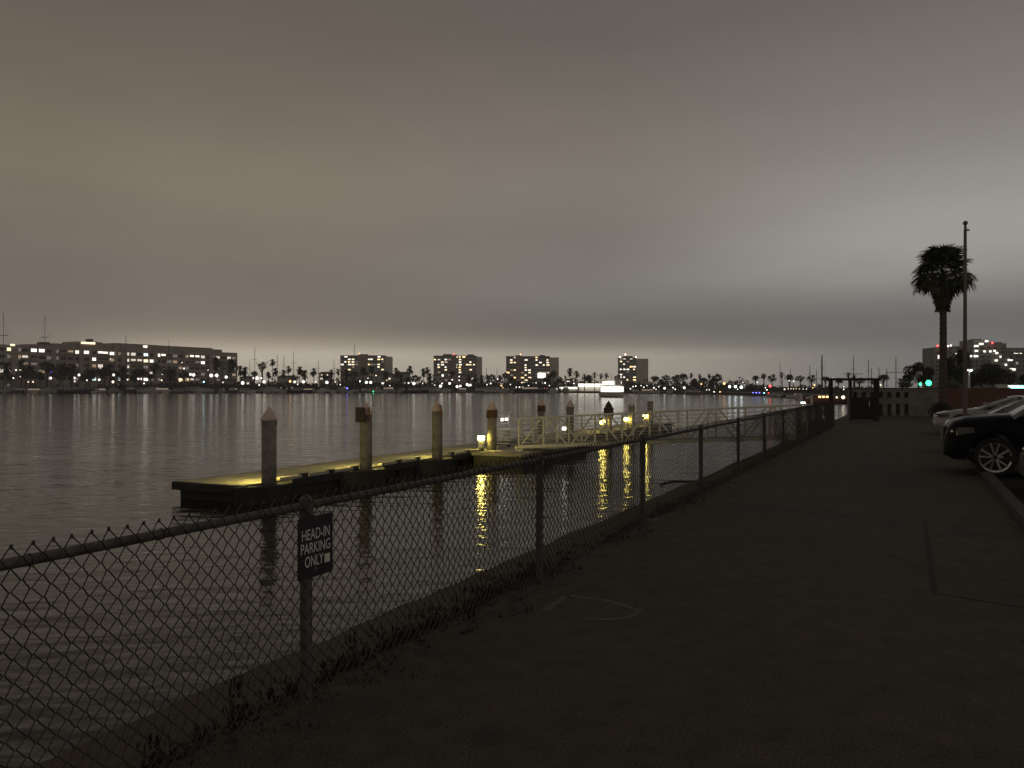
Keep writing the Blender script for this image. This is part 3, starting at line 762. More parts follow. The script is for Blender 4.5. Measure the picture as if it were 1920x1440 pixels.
hn = MB().tube((X(1629), -.06, .75), (X(1629), -.06, 1.0), .02, n=8).box((X(1629), -.03, .87), (.05, .05, .05)); hn.build("handle", M["chrome"], gate)

# pale screen wall with two rows of openings
WY = 48.5
wall = thing("screen_wall", "low pale wall with two rows of upright openings beyond the gate frame", "wall", (atx(1590, WY), WY, 0))
WX = lambda px: (px - 1590) * WY / F
zt, ub, ut, lb, lt = zat(729, WY), zat(746, WY), zat(735, WY), zat(780, WY), zat(757, WY)
L = WX(1768)
for z0, z1, y in ((0, lb, 0), (lt, ub, 0), (ut, zt, 0)): MB().span((0, -.12, z0), (L, .12, z1)).build("wall_band", M["palewall"], wall)
MB().span((-.06, -.17, zt), (L + .06, .17, zt + .06)).build("coping", M["farroof"], wall)
step = WX(1606) - WX(1590); k = 0; x = 0.0
while x < L - .01:
    for z0, z1 in ((lb, lt), (ub, ut)):
        e = min(L, x + step * .5) if x < WX(1698) else L
        if x > WX(1708): continue
        MB().span((x, -.115, z0), (e, .115, z1)).build("mullion", M["palewall"], wall)
    x += step
MB().span((0.02, .13, .02), (L - .02, .16, zt - .02)).build("shade_board", M["recess"], wall)  # dark board added behind, standing in for shade in the openings

# brick wall behind the cars
BY = 60.0
bw = thing("brick_wall", "long low red brick wall behind the parked cars", "wall", (atx(1758, BY), BY, 0))
bl = 24.0; bh = 1.56
MB().span((0, .02, 0), (bl, .22, bh)).build("mortar_bed", M["mortar"], bw)
bm = MB()
nrow = 20; rh = bh / nrow
for i in range(nrow):
    x = -0.12 if i % 2 else 0.0
    while x < bl:
        a, c = max(0, x) + .006, min(bl, x + .235) - .004
        if c > a: bm.span((a, random.uniform(-.006, .004), i * rh + .005), (c, .018, (i + 1) * rh - .006))
        x += .24
tag(bm.build("brick", M["brick"], bw), kind="stuff")
MB().span((-.04, -.03, bh), (bl + .04, .26, bh + .07)).build("coping", M["brick"], bw)

# ------------------------------------------------------------------ plants
def leaf_cloud(n, lobes, size, seed):
    rnd = random.Random(seed); s = MB()
    for _ in range(n):
        cx_, cy_, cz_, r = lobes[rnd.randrange(len(lobes))]
        while True:
            p = Vector((rnd.uniform(-1, 1), rnd.uniform(-1, 1), rnd.uniform(-1, 1)))
            if 0.25 < p.length < 1: break
        p = Vector((cx_, cy_, cz_)) + p * r * rnd.uniform(.85, 1.1)
        a = Vector((rnd.uniform(-1, 1), rnd.uniform(-1, 1), rnd.uniform(-1, 1))).normalized(); c = a.orthogonal().normalized()
        l = size * rnd.uniform(.5, 1.4)
        s.add([p - a * l, p + c * l * .45, p + a * l, p - c * l * .45], [(0, 1, 2, 3)])
    return s
LOB = [
    [(0, 0, 0, .55), (.45, .1, -.1, .42), (-.45, -.1, -.05, .45), (.1, 0, .4, .42), (-.2, .3, .25, .4), (.3, -.3, .2, .35)],
    [(0, 0, -.1, .5), (.5, 0, .15, .35), (-.4, 0, .25, .38), (0, 0, .5, .3), (-.55, .1, -.25, .3), (.35, .2, -.3, .35)],
    [(0, 0, .1, .6), (.3, 0, -.3, .5), (-.35, 0, -.25, .5), (.5, 0, .2, .3), (-.2, 0, .5, .32)],
]
CROWN = {}
for i in range(3):
    for m in ("leaf_dark", "leaf_mid", "leaf_pale"):
        CROWN[i, m] = leaf_cloud(420, LOB[i], .13, 50 + i).mesh("crown", M[m])
BIGCROWN = {(i, m): leaf_cloud(3200, LOB[i], .055, 80 + i).mesh("crown", M[m]) for i in range(3) for m in ("leaf_dark", "leaf_pale")}
trunk_me = MB().tube((0, 0, 0), (.02, 0, 1), .05, .03, 7).tube((.015, 0, .7), (.25, .05, 1.15), .025, .012, 5).tube((.015, 0, .75), (-.22, -.05, 1.2), .025, .012, 5).mesh("trunk", M["bark"], True)
def tree(px, py, r, Y, label, mat="leaf_dark", variant=0, base=-.25, cat="tree", group=None, sx=1.0, sz=.9, big=False, name="bushy_tree"):
    z = zat(py, Y); rw = r * Y / F
    t = thing(name, label, cat, (atx(px, Y), Y, base), random.uniform(0, 6.28), group)
    h = max(.3, z - base)
    inst("trunk", trunk_me, t, (0, 0, -.05), None, (h * .9, h * .9, h))
    inst("crown", (BIGCROWN if big else CROWN)[variant, mat], t, (0, 0, h), None, (rw * sx, rw * sx, rw * sz))
    return t

# far palms share two crowns
def palm_crown(seed):
    rnd = random.Random(seed); s = MB()
    for k in range(34):
        a = rnd.uniform(0, 6.28); e = rnd.uniform(-.9, 1.3); l = rnd.uniform(.8, 1.1)
        d = Vector((math.cos(a) * math.cos(e), math.sin(a) * math.cos(e), math.sin(e))); side = Vector((-math.sin(a), math.cos(a), 0))
        p0 = Vector((0, 0, 0)); p1 = d * l * .55; p2 = d * l + Vector((0, 0, -.28 * l)); w_ = .17
        s.add([p0 - side * .03, p0 + side * .03, p1 + side * w_, p1 - side * w_, p2 + side * w_ * .7, p2 - side * w_ * .7], [(0, 1, 2, 3), (3, 2, 4, 5)])
        p3 = p2 + d * .1 + Vector((0, 0, -.2))
        s.add([p2 - side * .12, p2 - side * .02, p3 - side * .1], [(0, 1, 2)]); s.add([p2 + side * .02, p2 + side * .12, p3 + side * .1], [(0, 1, 2)])
    for k in range(14):
        a = rnd.uniform(0, 6.28); d = Vector((math.cos(a), math.sin(a), 0)); side = Vector((-d.y, d.x, 0)) * .1
        p0 = d * .1; p1 = d * rnd.uniform(.25, .4) + Vector((0, 0, -rnd.uniform(.7, 1.2)))
        s.add([p0 - side, p0 + side, p1 + side, p1 - side], [(0, 1, 2, 3)])
    return s.mesh("crown", M["leaf_dark"])
PC = [palm_crown(1), palm_crown(2), palm_crown(3)]
palm_trunk = MB().tube((0, 0, 0), (.03, 0, .5), .05, .035, 7, False).tube((.03, 0, .5), (0, 0, 1), .035, .03, 7).mesh("trunk", M["bark"], True)

# counting words for repeats along the far shore
ORD = ["first", "second", "third", "fourth", "fifth", "sixth", "seventh", "eighth", "ninth", "tenth", "eleventh", "twelfth", "thirteenth", "fourteenth", "fifteenth", "sixteenth",
       "seventeenth", "eighteenth", "nineteenth", "twentieth", "twenty-first", "twenty-second", "twenty-third", "twenty-fourth", "twenty-fifth", "twenty-sixth", "twenty-seventh", "twenty-eighth", "twenty-ninth", "thirtieth"]
ZONES = [(-9e9, 447, "before the long apartment block, counted back from its tower-side end", -1),
         (447, 636, "from the long apartment block towards the first tower", 1),
         (636, 736, "below the first tower, counted from the long block side", 1),
         (736, 811, "from the first tower towards the second tower", 1),
         (811, 907, "below the second tower, counted from the first tower side", 1),
         (907, 947, "from the second tower towards the third tower", 1),
         (947, 1052, "below the third tower, counted from the second tower side", 1),
         (1052, 1160, "from the third tower towards the fourth tower", 1),
         (1160, 1219, "below the fourth tower, counted from the third tower side", 1),
         (1219, 1400, "beyond the fourth tower, counted away from it", 1),
         (1400, 1550, "along the far basin, counted towards the gate frame", 1),
         (1550, 1652, "seen through or above the gate frame, counted towards the palm", 1),
         (1652, 9e9, "beyond the pale screen wall, counted from the gate frame", 1)]
def with_labels(items, phrase):
    """items: list of dicts with px; phrase(item) gives the noun phrase; returns items with item['label'] set."""
    by = {}
    for it in items:
        for zi, (a, c, ph, d) in enumerate(ZONES):
            if a <= it["px"] < c: by.setdefault((phrase(it), zi), []).append(it)
    for (noun, zi), v in by.items():
        v.sort(key=lambda it: it["px"] * ZONES[zi][3])
        for i, it in enumerate(v):
            it["label"] = (ORD[i] + " " if len(v) > 1 else "lone ") + noun + " " + (ZONES[zi][2] if len(v) > 1 else ZONES[zi][2].split(", counted")[0])
    return items

PALMS = [(12, 690, 9), (40, 683, 8), (57, 694, 9), (118, 690, 9), (135, 699, 8), (205, 690, 8), (232, 694, 8), (252, 702, 8), (292, 688, 8), (322, 702, 8), (405, 679, 9), (434, 682, 10), (450, 693, 7), (459, 695, 7), (511, 678, 5), (516, 696, 6), (532, 699, 6), (541, 691, 5), (562, 693, 6), (571, 701, 7), (588, 696, 6),
         (621, 698, 5), (634, 696, 5), (650, 700, 7), (724, 702, 6), (743, 696, 6), (751, 707, 6), (769, 692, 6), (794, 697, 6), (801, 693, 5), (806, 706, 6), (879, 709, 5), (890, 709, 5), (904, 708, 5), (914, 706, 4), (937, 708, 5),
         (1069, 696, 6), (1081, 700, 5), (1096, 705, 4), (1115, 702, 4), (1127, 704, 4), (1137, 703, 4), (1296, 703, 3.5), (1312, 705, 3.5), (1330, 704, 3.5), (1466, 702, 4), (1591, 702, 4), (1601, 706, 4)]
items = with_labels([dict(px=p, py=y, r=r) for p, y, r in PALMS], lambda it: "dark slender palm")
for i, it in enumerate(items):
    Y = shoreY(it["px"]) + 8 + (i * 7) % 14; w_ = it["r"] * Y / F * 1.5; z = zat(it["py"], Y)
    t = thing("palm_tree", it["label"], "palm tree", (atx(it["px"], Y), Y, -.25), random.uniform(0, 6), "palms along the far shore")
    inst("trunk", palm_trunk, t, (0, 0, -.05), None, (5, 5, z + .3))
    inst("crown", PC[i % 3], t, (0, 0, z + .25), None, w_)
TREES = [(48, 700, 17, 1.2), (112, 699, 20, 1.1), (134, 694, 15, 1.3), (168, 702, 18, 1.2), (196, 699, 16, 1.1), (228, 704, 18, 1.2), (262, 699, 15, 1.3), (318, 700, 16, 1.1), (88, 688, 14, 1.2), (20, 708, 11, 1.2), (75, 705, 12, 1.2), (160, 709, 11, 1.4), (283, 706, 9, 1.2), (345, 703, 10, 1.2), (492, 686, 10, 1), (477, 702, 9, 1.1), (503, 704, 10, 1.0), (553, 709, 9, 1.3), (611, 708, 8, 1.5), (681, 697, 13, 1.2), (697, 694, 9, 1), (664, 701, 9, 1.1), (779, 710, 10, 1.3), (765, 713, 9, 1.2), (848, 700, 8, 1),
         (922, 708, 9, 1.2), (947, 704, 8, 1), (959, 712, 9, 1.2), (1038, 702, 11, 1.1), (1027, 712, 10, 1.1), (1049, 714, 8, 1.2), (1158, 708, 7, 1.1), (1104, 710, 9, 1.8), (1228, 711, 10, 1.2), (1249, 709, 9, 1.2), (1268, 710, 10, 1.2), (1281, 707, 11, 1.1), (1240, 717, 9, 1.6), (1302, 718, 11, 1.3), (1319, 714, 10, 1.2), (1345, 709, 12, 1.0), (1335, 718, 11, 1.2),
         (1417, 709, 8, 1.2), (1432, 706, 8, 1.1), (1448, 709, 10, 1.1), (1480, 708, 10, 1.2), (1500, 710, 9, 1.3), (1522, 710, 10, 1.3), (1547, 711, 9, 1.2), (1572, 714, 8, 1.6), (1612, 714, 8, 1.6), (1657, 709, 12, 1.1), (1640, 716, 9, 1.4), (1690, 716, 9, 1.5)]
items = with_labels([dict(px=p, py=y, r=r, s=s_) for p, y, r, s_ in TREES], lambda it: "dark bushy tree")
for i, it in enumerate(items):
    Y = shoreY(it["px"]) + (24 if it["px"] > 440 else 10) + (i * 11) % 16
    tree(it["px"], it["py"], it["r"], Y, it["label"], "leaf_mid" if i % 3 == 0 else "leaf_dark", i % 3, -.25, "tree", "bushy trees along the far shore", it["s"])

# the unbroken dark belt of planting behind the quay
tlr = random.Random(11); tb_ = MB()
px = -60
while px < 1640:
    gap = 0.55 + 0.45 * math.sin(px * .031) * math.sin(px * .0113 + 1)
    hgt = (4.0 + 6.0 * tlr.random() * gap) * (.75 if px < 440 else 1.0) * (.8 if px > 1400 else 1.0)
    Yc = shoreY(px) + tlr.uniform(45, 100)
    k = Yc / 440.0
    for _ in range(46):
        a = tlr.uniform(0, 6.28); rr_ = tlr.random() ** .5
        c_ = Vector((atx(px, Yc) + rr_ * 4.2 * k * math.cos(a), Yc + 3 * rr_ * math.sin(a), -.2 + hgt * k * tlr.random() ** .8 * (1.05 - .45 * rr_)))
        d1 = Vector((tlr.uniform(-1, 1), tlr.uniform(-1, 1), tlr.uniform(-1, 1))).normalized(); d2 = d1.orthogonal().normalized(); l = tlr.uniform(.5, 1.3) * k
        tb_.add([c_ - d1 * l, c_ + d2 * l * .6, c_ + d1 * l, c_ - d2 * l * .6], [(0, 1, 2, 3)])
    px += 7
tag(tb_.build("treeline", M["leaf_dark"]), kind="stuff")

# ------------------------------------------------------------------ far buildings
def lit_box(parent, name, x0, x1, y, z0, z1, mat): return MB().span((x0, y - .12, z0), (x1, y + .12, z1)).build(name, mat, parent)

def tower(label, Y, x0, x1, ytop, ybase, core, endx, lit, beacons, huge=()):
    """front facade x0..x1 in pixels, a paler end wall from endx on; floors are slabs with recessed dark bays between."""
    px2x = lambda p: (p - x0) * Y / F
    t = thing("apartment_tower", label, "tower", (atx(x0, Y), Y, -.25), 0, "apartment towers beyond the marina")
    zb = -.25; H = zat(ytop, Y) - zb; fl = 3.0; nf = int(H / fl); fl = H / nf
    W = px2x(endx); WE = px2x(x1)
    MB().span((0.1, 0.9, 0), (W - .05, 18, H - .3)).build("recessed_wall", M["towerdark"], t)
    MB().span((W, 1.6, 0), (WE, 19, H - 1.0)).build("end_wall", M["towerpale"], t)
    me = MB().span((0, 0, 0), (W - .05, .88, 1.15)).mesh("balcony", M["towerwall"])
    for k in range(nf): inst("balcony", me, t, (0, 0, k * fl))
    MB().span((-.3, -.2, H - .29), (W + .2, 18.2, H + .5)).build("roof", M["farroof"], t)
    nb = max(5, int(W / 4.2)); bw_ = W / nb
    fin = MB().span((-.14, .05, 0), (.14, .86, H - .3)).mesh("party_wall", M["towerwall"])
    for k in range(nb + 1): inst("party_wall", fin, t, (min(max(k * bw_, .15), W - .25), 0, 0))
    for c0, c1, ct in core:
        MB().span((px2x(c0), -.5, 0), (px2x(c1), 8, zat(ct, Y) - zb)).build("lift_core", M["core"], t)
    used = set(); rnd = random.Random(int(x0))
    for (lx, ly) in lit:
        k = int(px2x(lx) / bw_); f_ = int((zat(ly, Y) - zb) / fl)
        if (k, f_) in used or k < 0 or k >= nb or f_ < 0 or f_ >= nf: continue
        used.add((k, f_))
        a = k * bw_ + .4; c = a + bw_ * rnd.choice((.5, .65, .8))
        g_ = rnd.choice(("win_warm", "win_white", "win_white", "win_warm", "win_orange"))
        lit_box(t, "lit_window", a, c, .82, f_ * fl + 1.25, f_ * fl + 2.7, G[g_])
    dk = MB()
    for k in range(nb):
        for f_ in range(nf):
            if (k, f_) not in used and rnd.random() < .1: lit_box(t, "lit_window", k * bw_ + .5, k * bw_ + bw_ - .6, .84, f_ * fl + 1.3, f_ * fl + 2.6, G[rnd.choice(("ember", "faint", "ember", "win_dim"))])
            elif (k, f_) not in used and rnd.random() < .7: dk.span((k * bw_ + .5, .84, f_ * fl + 1.2), (k * bw_ + bw_ - .5, .96, f_ * fl + 2.6))
    tag(dk.build("dark_window", M["glass"], t), kind="stuff")
    for a, c, d, e in huge: lit_box(t, "lit_window", px2x(a), px2x(c), -.6, zat(d, Y) - zb, zat(e, Y) - zb, G["win_white"])
    for bx, by_, g_ in beacons:
        z = zat(by_, Y) - zb
        bc = MB().ball((px2x(bx), 2, z), .95, 4).build("beacon", G[g_], t)
        MB().tube((px2x(bx), 2, H - .2), (px2x(bx), 2, z), .15, n=5).build("beacon_mast", M["mast"], t)
    return t, px2x, H
def Z(pts, s, ox, oy): return [(ox + x / s, oy + y / s) for x, y in pts]
T1 = Z([(1190, 240), (1220, 262), (1245, 255), (1275, 255), (1190, 285), (1245, 283), (1225, 283), (1260, 283), (1160, 300), (1210, 312), (1250, 312), (1230, 312), (1235, 355), (1380, 268), (1405, 265), (1415, 250), (1360, 300), (1375, 310), (1490, 235), (1480, 262), (1500, 262), (1520, 258), (1505, 300), (1475, 330), (1495, 340), (1510, 350), (1485, 335), (1325, 285)], 4.8, 400, 620)
T2 = Z([(485, 240), (512, 238), (475, 248), (365, 252), (267, 260), (510, 268), (490, 280), (480, 298), (497, 300), (465, 300), (290, 328), (312, 312), (345, 316), (375, 328), (325, 292), (470, 328), (490, 328), (570, 305), (605, 280), (610, 315), (595, 290), (575, 320), (580, 345), (510, 355), (365, 362), (500, 372), (540, 390), (605, 390)], 4.8, 760, 620)
T3 = Z([(943, 275), (1075, 260), (1090, 262), (968, 290), (985, 293), (955, 265), (910, 370), (985, 368), (1080, 315), (1075, 335), (1090, 318), (1180, 268), (1215, 285), (1205, 292), (1175, 305), (1190, 245), (1285, 265), (1270, 285), (1245, 305), (1290, 310), (1110, 350), (1120, 375), (1080, 350), (1130, 380), (1075, 400), (1070, 432), (1115, 418), (1135, 418), (1075, 445), (1060, 470), (1100, 470), (980, 415)], 4.8, 760, 620)
T4 = Z([(318, 275), (333, 292), (333, 312), (312, 345), (330, 345), (357, 345), (383, 345), (413, 327), (432, 328), (430, 362), (318, 398), (312, 418), (330, 428), (430, 413), (360, 445), (383, 447), (430, 445), (410, 463), (428, 463), (304, 428)], 4.8, 1100, 620)
TY = 1000
t, fx, H = tower("wide apartment tower with the most warm windows, first along from the long block", TY, 638, 732, 667, 730, [(672, 690, 664)], 721, T1, [(673, 663, "orange"), (689, 666, "pink"), (648, 669, "orange")])
t, fx, H = tower("second apartment tower, a red beacon over its brown lift core", TY, 813, 903, 667.5, 730, [(848, 856, 665)], 893, T2, [(851, 664, "red")])
MB().span((fx(830), 4, H), (fx(846), 10, H + 2.5)).build("roof_box", M["farroof"], t); MB().span((fx(876), 4, H), (fx(888), 10, H + 2.2)).build("roof_box", M["farroof"], t)
t, fx, H = tower("third apartment tower, a huge bright opening low on its face", TY, 949, 1048, 668.5, 730, [(967, 975, 666)], 1031, T3, [(976, 664, "orange")], [(1008, 1023, 709, 699)])
MB().span((fx(1012), 4, H), (fx(1022), 10, H + 2)).build("roof_box", M["farroof"], t)
t, fx, H = tower("narrow dark apartment tower with paler end wall, fourth along the shore", TY, 1162, 1216, 671, 730, [], 1193, T4, [(1163, 669.5, "pink"), (1173, 664.5, "pink"), (1193, 670, "pink")])
MB().span((fx(1170), 3, H), (fx(1187), 12, H + 2.4)).build("roof_box", M["farroof"], t)

# long apartment block: stepped blocks along an oblique front
ang = math.atan2(110, 63.4); DX, DY = math.cos(ang), math.sin(ang)
A0 = Vector((-266.8, 456.0, -.25))
lb_ = thing("apartment_block", "long stepped brown apartment block with lit windows above the marina", "apartment building", A0, ang)
def along(px):                      # distance along the front where the pixel column meets it
    k = (px - CX) / F
    return (k * A0.y - A0.x) / (DX - k * DY)
def lbz(px, py): s_ = along(px); return zat(py, A0.y + s_ * DY) + .25
SEG = [(-60, 40, 645), (40, 57, 650), (57, 103, 646), (103, 150, 644.5), (150, 193, 641), (193, 217, 647), (217, 298, 645), (298, 400, 650), (400, 419, 655), (419, 446, 661)]
for i, (a, c, y_) in enumerate(SEG):
    sa, sb = along(a), along(c); off = (0, 1.2, .4, 1.6, 0.2, 2.0, .3, .8, 1.5, .5)[i]
    MB().span((sa + .02, off, 0), (sb - .02, 18, lbz((a + c) / 2, y_))).build("wall_block", M["farwall2"] if i < 2 else M["farwall"], lb_)
for a, c, y_ in ((90, 103, 641), (178, 193, 640), (181, 184, 635), (400, 418, 655)):
    MB().span((along(a), 5, lbz((a + c) / 2, y_) - 4), (along(c), 11, lbz((a + c) / 2, y_))).build("roof_box", M["farroof"], lb_)
LIT = [(63, 659, "win_white"), (75, 659, "win_white"), (69, 659, "win_white"), (150, 658, "win_white"), (157, 658, "win_cool"), (164, 658, "win_white"), (192, 659, "win_white"), (199, 659, "win_white"), (207, 659, "win_white"), (214, 659, "win_white"), (243, 661, "win_dim"), (248, 661, "win_dim"), (298, 665, "win_white"), (304, 665, "win_cool"), (311, 665, "win_white"), (276, 662, "win_cool"),
       (359, 668, "win_white"), (366, 668, "win_white"), (371, 668, "win_white"), (380, 668, "win_dim"), (410, 669, "win_dim"), (429, 671, "win_dim"), (178, 672, "win_white"), (274, 676, "win_warm"), (287, 677, "win_white"), (382, 680, "win_white"), (378, 680, "win_white"), (241, 675, "win_dim"), (249, 675, "win_dim"), (257, 675, "win_dim"), (187, 685, "win_dim"), (338, 715, "win_warm"), (345, 715, "win_warm"), (352, 715, "win_warm"), (359, 715, "win_dim"),
       (261, 713, "win_white"), (277, 713, "win_white"), (173, 712, "win_cool"), (222, 715, "win_cool"), (240, 689, "win_dim"), (284, 700, "win_dim"), (8, 696, "win_dim"), (18, 696, "win_dim"), (42, 667, "win_dim"), (23, 650, "win_warm")]
wf = MB(); wf.box((0, 0, .85), (2.9, .14, .1)); wf.box((0, 0, -.85), (2.9, .22, .12))
for x in (-1.42, 0, 1.42): wf.box((x, 0, 0), (.09, .14, 1.62))
wf_me = wf.mesh("window", M["farwall"])
pane_me = {k: MB().box((0, .03, 0), (2.74, .06, 1.6)).mesh("pane", m) for k, m in [("dark", M["glass"])] + [(g_, G[g_]) for g_ in ("win_white", "win_cool", "win_dim", "win_warm", "faint", "ember")]}
s0, s1 = along(-55), along(444); nbay = 40; pitch = (s1 - s0) / nbay
cells = {}
for lx, ly, g_ in LIT:
    k = int((along(lx) - s0) / pitch); f_ = round((lbz(lx, ly) - 3.25) / 3.9)
    cells[k, f_] = g_
bal_me = MB().box((0, -.65, -.06), (3.6, 1.3, .12)).box((0, -1.27, .45), (3.6, .06, .9)).box((-1.77, -.65, .45), (.06, 1.2, .9)).box((1.77, -.65, .45), (.06, 1.2, .9)).mesh("balcony", M["farwall"])
def front_off(s_):
    for i, (a, c, y_) in enumerate(SEG):
        if along(a) <= s_ < along(c): return (0, 1.2, .4, 1.6, 0.2, 2.0, .3, .8, 1.5, .5)[i], lbz((a + c) / 2, y_)
    return 0.5, 20
pier_me = MB().span((-.55, -1.1, 0), (.55, .1, 1)).mesh("wall_pier", M["farwall"])
for k in range(0, nbay, 5):
    s_ = s0 + k * pitch; off, top = front_off(s_); inst("wall_pier", pier_me, lb_, (s_, off, 0), None, (1.6 + (k % 3) * .8, 1, top - (k % 4) * 1.2 - .3))
for k in range(nbay):
    s_ = s0 + (k + .5) * pitch; off, top = front_off(s_)
    for f_ in range(6):
        z = 3.25 + 3.9 * f_
        if z + 1 > top: continue
        if (k, f_) not in cells and (k * 7 + f_ * 5 + k * k) % 6 == 0: continue
        w_ = inst("window", wf_me, lb_, (s_, off - .1, z), None, (pitch / 3.9, 1, 1.1))
        q_ = (k * 31 + f_ * 17 + k * f_ * 7) % 23
        inst("pane", pane_me[cells.get((k, f_), "faint" if q_ in (1, 5, 9, 14) else "ember" if q_ in (3, 18) else "dark")], w_)
        if f_ and k % 5 in (1, 2) and (f_ + k // 5) % 3: inst("balcony", bal_me, lb_, (s_, off - .05, z - 1.2), None, (pitch / 3.8, 1, 1))
lit_box(lb_, "lit_clerestory", along(152), along(178), -.05, lbz(165, 645), lbz(165, 641.5), G["win_warm"])
lit_box(lb_, "lit_clerestory", along(269), along(276), .1, lbz(273, 651.5), lbz(273, 648), G["win_white"])
lit_box(lb_, "lit_clerestory", along(19), along(27), -.2, lbz(23, 648), lbz(23, 645), G["win_warm"])

# lower houses among the trees
HOUSES = [(700, 736, 700, 722, "white", "pale two-storey house lit white below the first tower"), (640, 668, 703, 722, "brown", "low dim house at the foot of the first tower beside its lit edge"), (721, 742, 705, 722, "warm", "yellowish low house at the outer corner of the first tower"),
          (742, 766, 698, 722, "brown", "dark gabled house between the first and second towers"), (812, 830, 702, 722, "white", "pale low block at the near corner of the second tower"), (856, 893, 701, 724, "brown", "low pinkish block under the outer half of the second tower"),
          (598, 618, 698, 718, "brown", "small brown house with two lit windows before the first tower"), (520, 548, 705, 720, "white", "low pale clubhouse behind the moored boats near the long block"), (1002, 1031, 710, 723, "white", "low glassy hall beneath the huge bright opening"),
          (1163, 1192, 716, 730, "brown", "low dark shed below the fourth tower"), (450, 470, 706, 722, "white", "white boathouse beside the end of the long apartment block")]
for a, c, y0_, y1_, tone, label in HOUSES:
    Y = shoreY((a + c) / 2) + 75; sx = Y / F; W = (c - a) * sx; zt_ = zat(y0_, Y) + .25
    t = thing("waterfront_house", label, "house", (atx(a, Y), Y, -.25))
    MB().span((0, 0, 0), (W, 9, zt_ - .8)).build("wall", M["farwall2"] if tone != "brown" else M["farwall"], t)
    MB().prism([(-.4, -.5), (W + .4, -.5), (W + .4, 9.5), (-.4, 9.5)], zt_ - .79, zt_ - .5).add([(-.4, -.5, zt_ - .49), (W + .4, -.5, zt_ - .49), (W + .4, 9.5, zt_ - .49), (-.4, 9.5, zt_ - .49), (1, 4.5, zt_ + .4), (W - 1, 4.5, zt_ + .4)], [(0, 1, 5, 4), (2, 3, 4, 5), (1, 2, 5), (3, 0, 4)]).build("roof", M["farroof"], t)
    n_ = max(2, int(W / 3.2)); nfl = max(1, int(zt_ / 3.2))
    for k in range(n_):
        for f_ in range(nfl):
            x = W * (k + .5) / n_; g_ = "win_dim" if (k * 7 + f_ * 3 + int(a)) % 4 == 0 else ("win_white" if (k * 5 + f_ + int(c)) % 7 == 0 and tone != "brown" else None)
            w_ = MB().box((x, -.05, 1.7 + f_ * 3), (W / n_ * .5, .12, 1.3)).build("window", M["white"], t)
            MB().box((x, -.12, 1.7 + f_ * 3), (W / n_ * .42, .04, 1.1)).build("pane", G[g_] if g_ else M["glass"], w_)

# stepped tower block beyond the car park
RY = 560
M["stepwall"] = pbr("stepped_building_wall", (0.24, 0.225, 0.2), 0.9, 0, 0.15, 0.08)
rb = thing("stepped_apartments", "pale stepped apartment building with scattered lights behind the tall palm", "apartment building", (atx(1757, RY), RY, -.25))
rx = lambda p: (p - 1757) * RY / F
RS = [(1757, 1776, 651, 3), (1776, 1829, 649, 0), (1829, 1850, 637, 2), (1850, 1889, 643.5, 1), (1889, 1925, 652, -1), (1925, 1980, 655, 2)]
rz = lambda p: zat(p, RY) + .25
for a, c, tp, off in RS:
    MB().span((rx(a) + .02, off, 0), (rx(c) - .02, 20, rz(tp))).build("wall_block", M["stepwall"], rb)
    for k in range(int(rz(tp) / 3.0)):
        MB().span((rx(a) + .5, off - .9, k * 3 + .1), (rx(c) - .5, off - .02, k * 3 + 1.1)).build("balcony", M["stepwall"], rb)
    wd_ = MB()
    for k in range(int(rz(tp) / 3.0)):
        n_ = max(2, int((rx(c) - rx(a)) / 4))
        for q in range(n_):
            x = rx(a) + (rx(c) - rx(a)) * (q + .5) / n_; wd_.span((x - 1.2, off - .06, k * 3 + 1.2), (x + 1.2, off - .01, k * 3 + 2.6))
    tag(wd_.build("dark_window", M["glass"], rb), kind="stuff")
for a, c, tp in ((1833, 1847, 635), (1862, 1886, 641)): MB().span((rx(a), 4, rz(tp) - 6), (rx(c), 12, rz(tp))).build("roof_box", M["farroof"], rb)
for x, y_, w_ in ((1759, 671, 4), (1759, 668, 4), (1794, 664, 7), (1781, 648, 3), (1776, 649, 2.5), (1829, 649, 8), (1838, 645, 8), (1848, 640, 6), (1829, 658, 6), (1828, 668, 8), (1819, 668, 3), (1867, 662, 5), (1863, 658, 4), (1874, 669, 3), (1866, 676, 5), (1903, 664, 8), (1912, 664, 4), (1892, 675, 9), (1896, 690, 9), (1899, 693, 6), (1844, 659, 4), (1855, 659, 4), (1905, 681, 4), (1884, 684, 4)):
    lit_box(rb, "lit_window", rx(x - w_ / 2), rx(x + w_ / 2), -1.3, rz(y_ + 1.7), rz(y_ - 1.7), G["win_white"])
for x, y_ in ((1757.5, 648.5), (1860, 643)): MB().ball((rx(x), -.5, rz(y_)), .7, 4).build("beacon", G["red"], rb)

